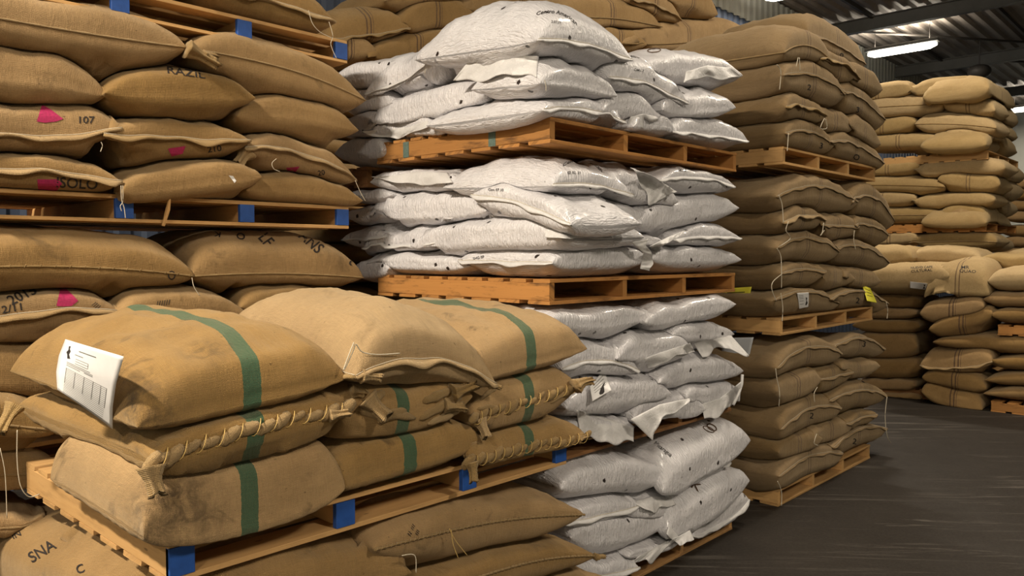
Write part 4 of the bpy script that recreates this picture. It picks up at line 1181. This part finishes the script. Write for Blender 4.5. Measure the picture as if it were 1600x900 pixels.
m('M4h', 'with a brown ring and a torn wavy flap, at the upper right', 'f', (1000, 115), (1162, 118), 72, 140, seam='', W=.9, xm=1075, pl=2.75)
m('M4b', 'leaning at the upper left with a grubby double seam', 's', (570, 148), (700, 75), 70, 140, sm=118, W=.8, xm=640, pl=3.15, hem='white')
m('M4a', 'largest, topmost of the white stack, with lettering and a curved seam', 'f', (842, 62), (988, 94), -14, 90, Wpx=648, sm=58, xm=885, n=44, pl=2.66, q=2.7, rq=.5, p=3.4, r=.45)
flap('M4f', [(600, 202), (640, 198), (668, 188)], [(566, 205), (620, 220), (672, 195)], 's', pl=3.12, pr=.02, pt=-.03, seed=15)
flap('M4d', [(735, 92), (790, 85), (842, 88)], [(706, 128), (775, 118), (838, 124)], 's', pl=3.12, pr=.02, pt=-.03, seed=16)
flap('M4h', [(1072, 112), (1105, 102), (1140, 105)], [(1068, 130), (1105, 122), (1160, 120)], pl=2.60, pr=.04, pt=-.03, seed=17)
flap('M4i', [(985, 182), (1005, 178), (1025, 182)], [(978, 195), (995, 200), (1030, 190)], pl=2.62, pr=.02, pt=-.02, seed=18)
text('M4a', 'Centro American', (872, 20), 6, -14, sx=1.1, arc=.1); text('M4a', '2.07.01', (869, 35), 4, -6); text('M4g', 'Centro', (990, 88), 4.5, -12); text('M4g', 'OM1.2', (998, 110), 4, -8); text('M4e', 'OM1.2', (868, 147), 4, -4)
ring_mark('M4h', (1022, 79), 11, 4, 1.8, 5)
twine('M4d', [(851, 125), (853, 134), (853, 142)], 2.64, r=.0018); twine('M4b', [(667, 75), (665, 95), (664, 115)], 3.12, 's', r=.002)

# ================================================================ BROWN SACKS HIGH BEHIND THE WHITE STACK
KY = 6.0
for kz, lab in ((0.0, 'pallet on the floor below the high brown sacks behind'), (2.3, 'pallet hidden behind the topmost white sacks')):
    if kz > 0: filler(4.05, KY + .1, .14, 2.3, 1.95, 1.3, 'jute', 'brown sack hidden in the dark behind the white stack', 'brown sacks hidden low behind the white stack')
    pallet(lab, 4.0, KY + .05, kz, 2.05, 1.48, mat='pine', seed=40 + int(kz))
filler(4.05, KY + .1, 2.44, 3.5, 1.95, 1.3, 'jute', 'brown sack hidden behind the topmost white sacks', 'brown sacks hidden high behind the white stack')
def kb(key, lab, A, B, t, b, pl=KY, **k): return S(key, lab, 'f', pl, A, B, t, b, mat='dark', n=26, W=k.pop('W', 1.0), **k)
kb('K0', 'brown sack hidden low behind the topmost white sacks', (560, 150), (790, 140), 105, 160, seam='')
kb('K3', 'brown sack with dark bands in the gap above the white sack behind', (505, 80), (588, 78), 50, 102, seam='')
kb('K4', 'brown sack behind the shoulder of the topmost white sack', (575, 90), (730, 60), 45, 95, seam='')
kb('K1', 'brown sack with a frayed stitched hem, high behind the white stack at its left', (512, 62), (640, 45), 8, 66, sm=54, hem='fold', skew=.1)
kb('K2', 'brown sack with dark bands lying behind the frayed one, high at the back', (625, 42), (745, 28), -12, 55, seam='')
kb('K6', 'brown sack with dark bands, high at the back above the topmost white sack', (720, 20), (900, 10), -35, 30, seam='', pl=6.0)
kb('K5', 'brown sack cut by the upper edge behind the white stack', (600, 2), (730, -8), -35, 15, pl=6.0)
# stack behind, right of the white stack
for kz, lab in ((0.0, 'pallet on the floor behind the gap beside the brown corner stack'), (1.35, 'pallet in the dark behind the white stack'), (2.7, 'pallet high in the dark behind the white stack')):
    if kz > 0: filler(5.55, 4.6, kz - 1.21, kz, 1.95, 1.3, 'jute', 'brown sack in the dark behind the corner stacks', 'brown sacks in the dark behind the corner stacks')
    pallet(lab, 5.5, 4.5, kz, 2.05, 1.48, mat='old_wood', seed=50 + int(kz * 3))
filler(5.55, 4.6, 2.84, 3.6, 1.95, 1.3, 'jute', 'brown sack high in the pile behind the corner stacks', 'brown sacks high behind the corner stacks')
KR = 4.42
kb('KR0', 'brown sack deep in the pile behind the topmost white sacks at the right', (930, 110), (1110, 108), 80, 132, pl=KR, seam='')
kb('KR8', 'small brown sack end with a dark band above the topmost white sack', (935, 62), (1010, 70), 38, 84, pl=KR, seam='')
kb('KR9', 'long brown sack with a dark seam beside the top of the brown corner stack', (975, 68), (1165, 48), 24, 80, pl=KR, sm=62, hem='cord')
kb('KR7', 'large brown sack with a sagging seam, high above the topmost white sack', (868, 28), (1036, 42), -12, 52, pl=KR, sm=26, hem='cord')
kb('KR12', 'small brown sack tucked beneath the highest brown sacks', (1020, 34), (1110, 36), 12, 44, pl=KR + .2, seam='')
kb('KR10', 'brown sack with a puckered hem cut by the upper edge', (985, 0), (1066, 32), -26, 30, pl=KR, sm=8, hem='fold')
kb('KR11', 'brown sack at the upper edge, highest beside the blue wall', (1045, 0), (1122, 22), -35, 26, pl=KR, seam='')

# ================================================================ BROWN CORNER STACK (right)
RX, RY = 5.93, 2.66
def r(key, lab, A, B, t, b, **k):
    k.setdefault('W', .95); k.setdefault('p', 3.8); k.setdefault('r', .45); k.setdefault('hem', 'dcord'); pl = k.pop('pl', RY)
    return S(key, lab, 'f', pl, A, B, t, b, mat=k.pop('mat', 'greyjute'), n=k.pop('n', 26), wrk=1.2, **k)
T = 'corner stack brown sack, '
pallet('wooden pallet on the floor under the brown corner stack', 5.97, 2.7, 0.0, mat='pine', seed=60)
r('RA5', T + 'bottom layer at the corner just above the floor pallet', (1216, 745), (1317, 708), 688, 765, sm=715)
r('RA5b', T + 'bottom layer right end, its pointed ear hanging out', (1300, 700), (1387, 670), 660, 706, sm=672)
r('RA4', T + 'second layer from the floor, at the corner', (1217, 708), (1285, 686), 664, 716, seam='')
r('RA4b', T + 'second layer from the floor, the middle one with a tied end', (1272, 688), (1332, 668), 645, 694, seam='')
r('RA4c', T + 'second layer from the floor, right end, small', (1322, 664), (1369, 648), 633, 672, sm=655)
r('RA3', T + 'third layer from the floor, broad corner one with a numeral', (1218, 672), (1313, 638), 606, 684, sm=640)
r('RA3b', T + 'third layer from the floor, right end with a ring shaped mark', (1298, 628), (1387, 618), 588, 642, sm=611)
r('RA2', T + 'fourth layer from the floor, at the corner with dark bands', (1216, 612), (1284, 592), 572, 630, seam='')
r('RA2b', T + 'fourth layer from the floor, the middle one closed with pale cord', (1270, 597), (1335, 582), 563, 614, sm=590)
r('RA2c', T + 'fourth layer from the floor, right end without a seam', (1316, 575), (1374, 572), 553, 592, seam='')
r('RA1', T + 'just below the middle pallet at the corner, tied with thin cord', (1212, 576), (1316, 553), 521, 582, sm=544)
r('RA1b', T + 'just below the middle pallet at the right end', (1302, 548), (1385, 546), 517, 562, sm=529)
pallet('wooden pallet in the middle of the brown corner stack', 5.97, 2.7, 1.36, mat='pine', seed=61)
r('RB5', T + 'lowest above the middle pallet, a white paper on it', (1212, 470), (1314, 474), 446, 494, sm=456)
r('RB5b', T + 'lowest above the middle pallet, right end with a pale cord tip', (1298, 468), (1391, 475), 446, 490, sm=455)
r('RB4', T + 'second above the middle pallet at the corner', (1220, 428), (1290, 425), 404, 450, sm=421)
r('RB4b', T + 'second above the middle pallet, between its neighbours', (1276, 430), (1335, 436), 409, 453, seam='')
r('RB4c', T + 'second above the middle pallet, right end', (1320, 432), (1376, 440), 413, 452, seam='')
r('RB3', T + 'third above the middle pallet, broad one at the corner', (1214, 388), (1313, 393), 357, 412, sm=372)
r('RB3b', T + 'third above the middle pallet, right end', (1306, 390), (1390, 411), 371, 417, sm=385)
r('RB2', T + 'fourth above the middle pallet at the corner with a frayed hem', (1222, 348), (1290, 343), 317, 365, sm=337, hem='fold')
r('RB2b', T + 'fourth above the middle pallet, between its neighbours, loose string on it', (1283, 352), (1344, 355), 329, 378, sm=353)
r('RB2c', T + 'fourth above the middle pallet, right end', (1336, 352), (1390, 368), 334, 382, sm=352)
r('RB1', T + 'big one just below the upper pallet at the corner', (1216, 308), (1342, 316), 268, 335, sm=287, xm=1260)
r('RB1b', T + 'big drooping one just below the upper pallet at the right end', (1332, 316), (1400, 346), 284, 354, sm=308)
pallet('wooden pallet high in the brown corner stack', 5.97, 2.7, 2.70, mat='pine', seed=62)
r('RC4', T + 'lowest above the upper pallet at the corner', (1228, 208), (1306, 226), 185, 244, sm=205)
r('RC4b', T + 'lowest above the upper pallet, right end with a ring mark', (1298, 222), (1381, 256), 208, 262, sm=225)
r('RC3', T + 'second above the upper pallet at the corner', (1228, 168), (1290, 182), 146, 198, sm=166, hem='fold')
r('RC3b', T + 'second above the upper pallet, middle', (1280, 182), (1336, 198), 165, 216, seam='')
r('RC3c', T + 'second above the upper pallet, right end', (1328, 196), (1379, 225), 180, 232, seam='')
r('RC2', T + 'third above the upper pallet at the corner, with a raised seam', (1226, 118), (1320, 147), 92, 168, sm=116)
r('RC2b', T + 'third above the upper pallet, right end with a round mark', (1312, 146), (1383, 188), 134, 202, sm=152)
r('RC1c', T + 'near the top, rightmost, pointing at the lamp', (1332, 118), (1379, 140), 100, 152, seam='')
r('RC1b', T + 'near the top, with a frayed drooping hem', (1284, 92), (1343, 124), 84, 140, sm=98, hem='fold')
r('RC0', T + 'topmost at the back, reaching towards the glowing lamp', (1262, 50), (1354, 100), 22, 96, sm=60, pl=3.05, xm=1290, W=1.0)
r('RC1', T + 'topmost at the corner with two hanging threads', (1228, 82), (1302, 98), 41, 110, seam='fl', hem='cord', W=1.2)
for k_, pts in (('RB1', [(1217, 305), (1222, 320), (1224, 348)]), ('RB2', [(1232, 346), (1228, 360), (1235, 372), (1220, 384)]), ('RB3', [(1214, 388), (1220, 400), (1221, 425), (1221, 450)]),
                ('RB4', [(1222, 428), (1208, 440), (1206, 452), (1213, 470)]), ('RA1', [(1212, 576), (1214, 592), (1218, 612), (1217, 635)]), ('RC2', [(1214, 101), (1220, 112), (1218, 140)]), ('RC4', [(1232, 208), (1231, 222), (1230, 236)]),
                ('RC1', [(1247, 90), (1244, 104)]), ('RC1', [(1249, 90), (1250, 110)]), ('RB5', [(1220, 458), (1223, 480), (1222, 502)]), ('RA5', [(1215, 752), (1221, 768), (1221, 790)]), ('RA3b', [(1386, 620), (1383, 650), (1386, 680), (1392, 692)]),
                ('RB5b', [(1385, 472), (1387, 485), (1386, 498)]), ('RB2b', [(1287, 348), (1285, 362), (1282, 368), (1288, 360)]), ('RB2c', [(1335, 360), (1334, 375), (1337, 390)]), ('RC2b', [(1288, 185), (1282, 200), (1292, 200), (1290, 186)]),
                ('RA2b', [(1277, 605), (1272, 615), (1273, 628)]), ('RA4b', [(1276, 678), (1272, 692), (1278, 696)])):
    twine(k_, pts, 2.61, r=.0032)
for k_, c_, s_ in (('RA3', (1268, 650), '2'), ('RA1b', (1350, 538), '3'), ('RB5b', (1340, 470), '2'), ('RA5b', (1335, 690), '2'), ('RA3b', (1350, 594), 'O'), ('RC4b', (1338, 246), 'O'), ('RC4', (1283, 228), '3'), ('RC2', (1264, 137), '2'), ('RC2b', (1340, 172), '3'), ('RC0', (1315, 85), 'o')):
    text(k_, s_, c_, 9, -10)
def flat_sheet(name, label, cat, key, pts, mat, lift=.004): return sheet_on(name, label, cat, key, pts, mat, lift=lift, curl=.0015)
wp = flat_sheet('paper_label', 'small white paper with a black emblem on the brown corner stack above the middle pallet', 'paper', 'RB5', [(1246, 458), (1264, 457), (1263, 480), (1249, 483)], 'paper')
sprint(wp, [(.1, v, .5, v, .7) for v in (.15, .25, .35, .5, .7)], 'steel2', 'printed_text'); sheet_blob(wp, [(.7, .3), (.85, .35), (.8, .5), (.9, .7), (.75, .85), (.65, .8), (.75, .55)])
yp = flat_sheet('yellow_note', 'small yellow paper note at the right end of the brown corner stack', 'paper', 'RB5b', [(1347, 445), (1360, 450), (1370, 473), (1355, 470)], 'yellow')
sprint(yp, [(.2, v, .8, v, .8) for v in (.2, .4, .6)], 'ink', 'printed_text')
def hang_sheet(name, label, cat, pts, pl, mat):
    n = 10; vs, fs = [], []
    P = [onF('s', x, y, pl) for x, y in pts]
    for j in range(n + 1):
        for i in range(n + 1):
            u, v = i / n, j / n
            p = P[0] * (1 - u) * (1 - v) + P[1] * u * (1 - v) + P[2] * u * v + P[3] * (1 - u) * v
            vs.append(tuple(p + Vector((-.006 * math.sin(u * 5 + v), 0, 0))))
    for j in range(n):
        for i in range(n): k = j * (n + 1) + i; fs.append((k, k + 1, k + n + 2, k + n + 1))
    o = mkobj(name, vs, fs, M[mat], None, True, None, loc=sum(P, Vector()) / 4)
    s = o.modifiers.new('thickness', 'SOLIDIFY'); s.thickness = .0015; s.offset = 0
    tag(o, label, cat)
    return dict(o=o, bvh=BVHTree.FromPolygons(vs, fs), pts=pts)
ys = hang_sheet('yellow_notice', 'large yellow notice with handwriting on the left side of the brown corner stack', 'paper', [(1130, 451), (1174, 448), (1168, 477), (1129, 476)], RX - .03, 'yellow')
sprint(ys, [(.15, v, .8 - .1 * (i % 2), v, 1.3) for i, v in enumerate((.25, .42, .58, .74))], 'ink', 'handwriting')
hang_sheet('grey_notice', 'pale grey sheet hanging on the brown corner stack behind the torn white flap', 'paper', [(1128, 528), (1177, 527), (1168, 568), (1128, 568)], RX - .04, 'greypaper')

# ================================================================ TALL FAR STACK
FX5, FY5 = 13.6, 2.96
def far(key, lab, A, B, t, b, **k):
    face = k.pop('face', 's'); k.setdefault('hem', 'cord'); k.setdefault('seam', '')
    k.setdefault('p', 4.2); k.setdefault('r', .42)
    if A[0] < 1400: A = (A[0] - 40, A[1])
    pl = k.pop('pl', FX5 - .04 if face == 's' else FY5 - .04)
    return S(key, lab, face, pl, A, B, t, b, mat=k.pop('mat', 'paleplain' if k['seam'] or 'long' in lab else 'pale'), n=k.pop('n', 18), W=k.pop('W', .9), **k)
def zat(y, pl=FX5, px=1540): return onX(px, y, pl).z
z3, z4 = zat(362), zat(249)
U = 'tall far stack sack, '
pallet('pallet on the floor under the tall far stack, hidden', FX5, FY5, 0, 2.05, 1.5, seed=70)
filler(FX5 + .05, FY5 + .08, .14, 1.05, 1.95, 1.35, 'jute', 'brown sack hidden low in the tall far stack', 'sacks hidden low in the tall far stack')
pallet('pallet in the lower part of the tall far stack, hidden by nearer sacks', FX5, FY5, 1.05, 2.05, 1.5, seed=74)
far('S5a', U + 'under its lower pallet at the left', (1385, 375), (1432, 372), 360, 385)
far('S5b', U + 'long one under its lower pallet with shreds at one end', (1420, 380), (1557, 378), 360, 391, seam='f')
far('S5c', U + 'under its lower pallet on the end face', (1556, 380), (1585, 385), 366, 394, face='f')
pallet('reddish pallet low in the tall far stack', FX5, FY5, z3, 2.05, 1.5, mat='orange_wood', seed=71)
far('S5d', U + 'flat one on the reddish pallet at the left', (1378, 338), (1472, 336), 322, 348, seam='f')
far('S5e', U + 'draped over the right end of the reddish pallet', (1462, 348), (1541, 346), 312, 352, sm=340, seam='f')
far('S5f', U + 'short one with dark bands, second row of its middle level', (1365, 310), (1430, 310), 298, 323)
far('S5g', U + 'long one in the second row of its middle level', (1424, 318), (1556, 312), 299, 328)
far('S5h', U + 'long one with a hem, middle level, third row, left', (1364, 290), (1476, 292), 273, 303, seam='f')
far('S5i', U + 'with dark bands, third row of its middle level at the right', (1464, 280), (1562, 288), 268, 300)
far('S5j', U + 'short shaded one right under the upper pallet', (1375, 264), (1437, 260), 252, 275)
far('S5k', U + 'long shaded one right under the upper pallet', (1428, 268), (1572, 262), 245, 278)
for i, (A, B, t, b) in enumerate([((1541, 348), (1580, 352), 326, 362), ((1560, 320), (1592, 328), 308, 342), ((1560, 290), (1600, 300), 280, 318), ((1565, 262), (1602, 276), 254, 292)]):
    far('S5r%d' % i, U + 'on its narrow end face, middle level, ' + ('lowest', 'second from below', 'third from below', 'uppermost')[i], A, B, t, b, face='f')
pallet('yellow pallet high in the tall far stack', FX5, FY5, z4, 2.05, 1.5, mat='pine', seed=72)
far('S5l', U + 'flat one on the upper pallet at the left', (1372, 225), (1476, 222), 206, 234)
far('S5m', U + 'draped with flared corners over the right end of the upper pallet', (1459, 226), (1541, 226), 195, 236, sm=214, seam='f')
far('S5n', U + 'with dark bands, second row of its top level at the left', (1366, 202), (1431, 190), 183, 212)
far('S5o', U + 'long one in the second row of its top level', (1430, 194), (1558, 200), 174, 211, seam='f')
far('S5p', U + 'with a hem and knotted end, third row of its top level', (1364, 172), (1474, 163), 146, 183, seam='f')
far('S5q', U + 'with dark bands, third row of its top level at the right', (1468, 160), (1556, 172), 145, 176)
far('S5s', U + 'short one with dark bands on the topmost row at the left', (1358, 152), (1424, 138), 127, 164)
far('S5t', U + 'long topmost one with a torn hanging flap', (1419, 146), (1548, 138), 116, 151, seam='')
for i, (A, B, t, b) in enumerate([((1541, 226), (1590, 238), 205, 244), ((1552, 200), (1590, 215), 188, 226), ((1555, 172), (1592, 190), 162, 205), ((1545, 138), (1588, 165), 130, 182)]):
    far('S5v%d' % i, U + 'on its narrow end face, top level, ' + ('lowest', 'second from below', 'second from the top', 'topmost beside the lamp')[i], A, B, t, b, face='f', sm=(t + b) / 2)
flap('S5t', [(1516, 122), (1524, 120), (1534, 122)], [(1524, 150), (1530, 151), (1536, 148)], 's', pl=FX5 - .08, mat='cord', pr=.04, pt=-.03)
flap('S5e', [(1464, 340), (1500, 325), (1540, 338)], [(1466, 352), (1503, 334), (1541, 358)], 's', pl=FX5 - .08, mat='cord', pr=.04, pt=-.03)
flap('S5m', [(1462, 218), (1500, 205), (1538, 216)], [(1461, 224), (1500, 211), (1535, 232)], 's', pl=FX5 - .08, mat='cord', pr=.04, pt=-.03)

# ================================================================ LOW FAR ROW (across the end of the aisle)
X6 = 11.45
def low(key, lab, A, B, t, b, **k):
    k.setdefault('hem', 'cord'); k.setdefault('seam', ''); k.setdefault('p', 4.2); k.setdefault('r', .42)
    if A[0] < 1400: A = (A[0] - 40, A[1])
    return S(key, lab, 's', k.pop('pl', X6), A, B, t, b, mat=k.pop('mat', 'jute'), n=k.pop('n', 18), W=k.pop('W', 1.0), **k)
Q = 'low far row sack, '
pallet('pallet on the floor at the left of the low far row', X6 + .35, 2.55, 0, 1.3, 1.45, seed=80, mat='old_wood')
pallet('reddish pallet on the floor at the right edge of the low far row', X6 + .03, .85, 0, 2.0, 1.55, seed=81, mat='orange_wood')
for i, (t, b, nm) in enumerate([(611, 632, 'lowest'), (590, 612, 'second from the floor'), (557, 591, 'third from the floor'), (516, 562, 'fourth from the floor'), (497, 520, 'fifth from the floor'), (479, 498, 'sixth from the floor'), (458, 482, 'seventh from the floor')]):
    low('S6l%d' % i, Q + 'in the dark recess at its left, ' + nm, (1372, (t + b) / 2), (1438 - 6 * (i % 2), (t + b) / 2 + 2), t, b, pl=X6 + .25)
low('S6a', Q + 'lowest one end on at its centre, resting on the floor', (1440, 612), (1536, 640), 600, 645, mat='dark', sm=632)
low('S6r3', Q + 'lowest at the right edge on the reddish pallet', (1536, 615), (1790, 612), 602, 628, W=1.9)
low('S6b', Q + 'second from the floor end on at its centre', (1440, 590), (1541, 606), 576, 610, mat='dark')
low('S6r2', Q + 'second from below at the right edge', (1538, 594), (1790, 592), 576, 606, W=1.9)
low('S6c', Q + 'third from the floor at its centre, with a lifted hem', (1438, 572), (1552, 566), 542, 584, mat='dark', sm=576, seam='f', hem='fold')
low('S6r1', Q + 'third from below at the right edge', (1542, 568), (1790, 566), 549, 580, W=1.9)
low('S6r0', Q + 'wide one lying across under the right half pallet', (1456, 535), (1790, 538), 520, 556, W=1.9)
pallet('reddish pallet half way up at the right edge of the low far row', X6 + .05, .85, onX(1560, 524, X6).z, 2.0, 1.5, h=.13, seed=82, mat='orange_wood')
low('S6d', Q + 'bottom of the three piled at its centre, tip at the right', (1452, 515), (1552, 490), 484, 520, mat='dark')
low('S6s2', Q + 'at the right edge on the half way pallet', (1545, 493), (1650, 492), 478, 506, W=1.9)
low('S6e', Q + 'middle of the three piled at its centre, open left end', (1436, 490), (1537, 478), 462, 505, mat='dark')
low('S6s1', Q + 'second above the half way pallet at the right edge', (1535, 468), (1650, 468), 452, 482, W=1.9)
low('S6g', 'pale sack with black lettering and a white label, on top of the low far row', (1372, 438), (1482, 432), 411, 459, mat='paleplain', W=1.1)
low('S6f', 'broad pale sack with dark bands and lettering, centre top of the low far row', (1444, 464), (1547, 460), 408, 466, mat='pale', W=1.1, sm=456)
low('S6s0', 'pale sack at the right edge on top of the low far row', (1542, 440), (1650, 436), 414, 456, mat='paleplain', W=1.9)
low('S6k', 'pale sack lying behind the lettered ones, on top of the low far row', (1530, 405), (1640, 405), 396, 424, mat='paleplain', pl=12.3)
low('S6h', 'pale long sack lying below the tall far stack', (1418, 402), (1532, 408), 384, 416, mat='paleplain', pl=12.3)
low('S6i', 'pale sack beside the drooping corner of the brown stack, with a red smudge', (1352, 400), (1426, 402), 383, 424, mat='paleplain', pl=12.0)
low('S6j', 'small pale sack at the right edge between the far stacks', (1572, 398), (1660, 398), 388, 412, mat='paleplain', pl=12.8)
text('S6f', 'MR', (1508, 418), 5, 0, sx=1.3); text('S6f', 'QUAO', (1512, 424), 4.5, -3, sx=1.4); text('S6g', 'CULTURAL', (1440, 423), 4, 4, sx=1.2); text('S6g', 'NUEVO CAFE', (1440, 418), 3.4, 3, sx=1.2)
wl = sheet_on('paper_label', 'small white label with a black emblem on a pale sack in the low far row', 'paper', 'S6g', [(1422, 440), (1449, 443), (1447, 453), (1422, 450)], 'paper', lift=.004, curl=.001)
sheet_blob(wl, [(.8, .2), (.92, .25), (.86, .5), (.93, .8), (.78, .85), (.84, .5)])
# distant stack beyond
for i in range(7):
    t = 278 + i * 17 + (i > 3) * 6
    S('S7%d' % i, 'greenish brown sack of the farthest stack at the right edge, ' + ('topmost', 'second from the top', 'third from the top', 'fourth from the top', 'fifth from the top', 'sixth from the top', 'seventh from the top')[i], 's', 19.0, (1560, t + 8), (1615, t + 9), t - 1, t + 18, mat='jute', n=12, W=1.2, seam='', conform=False)
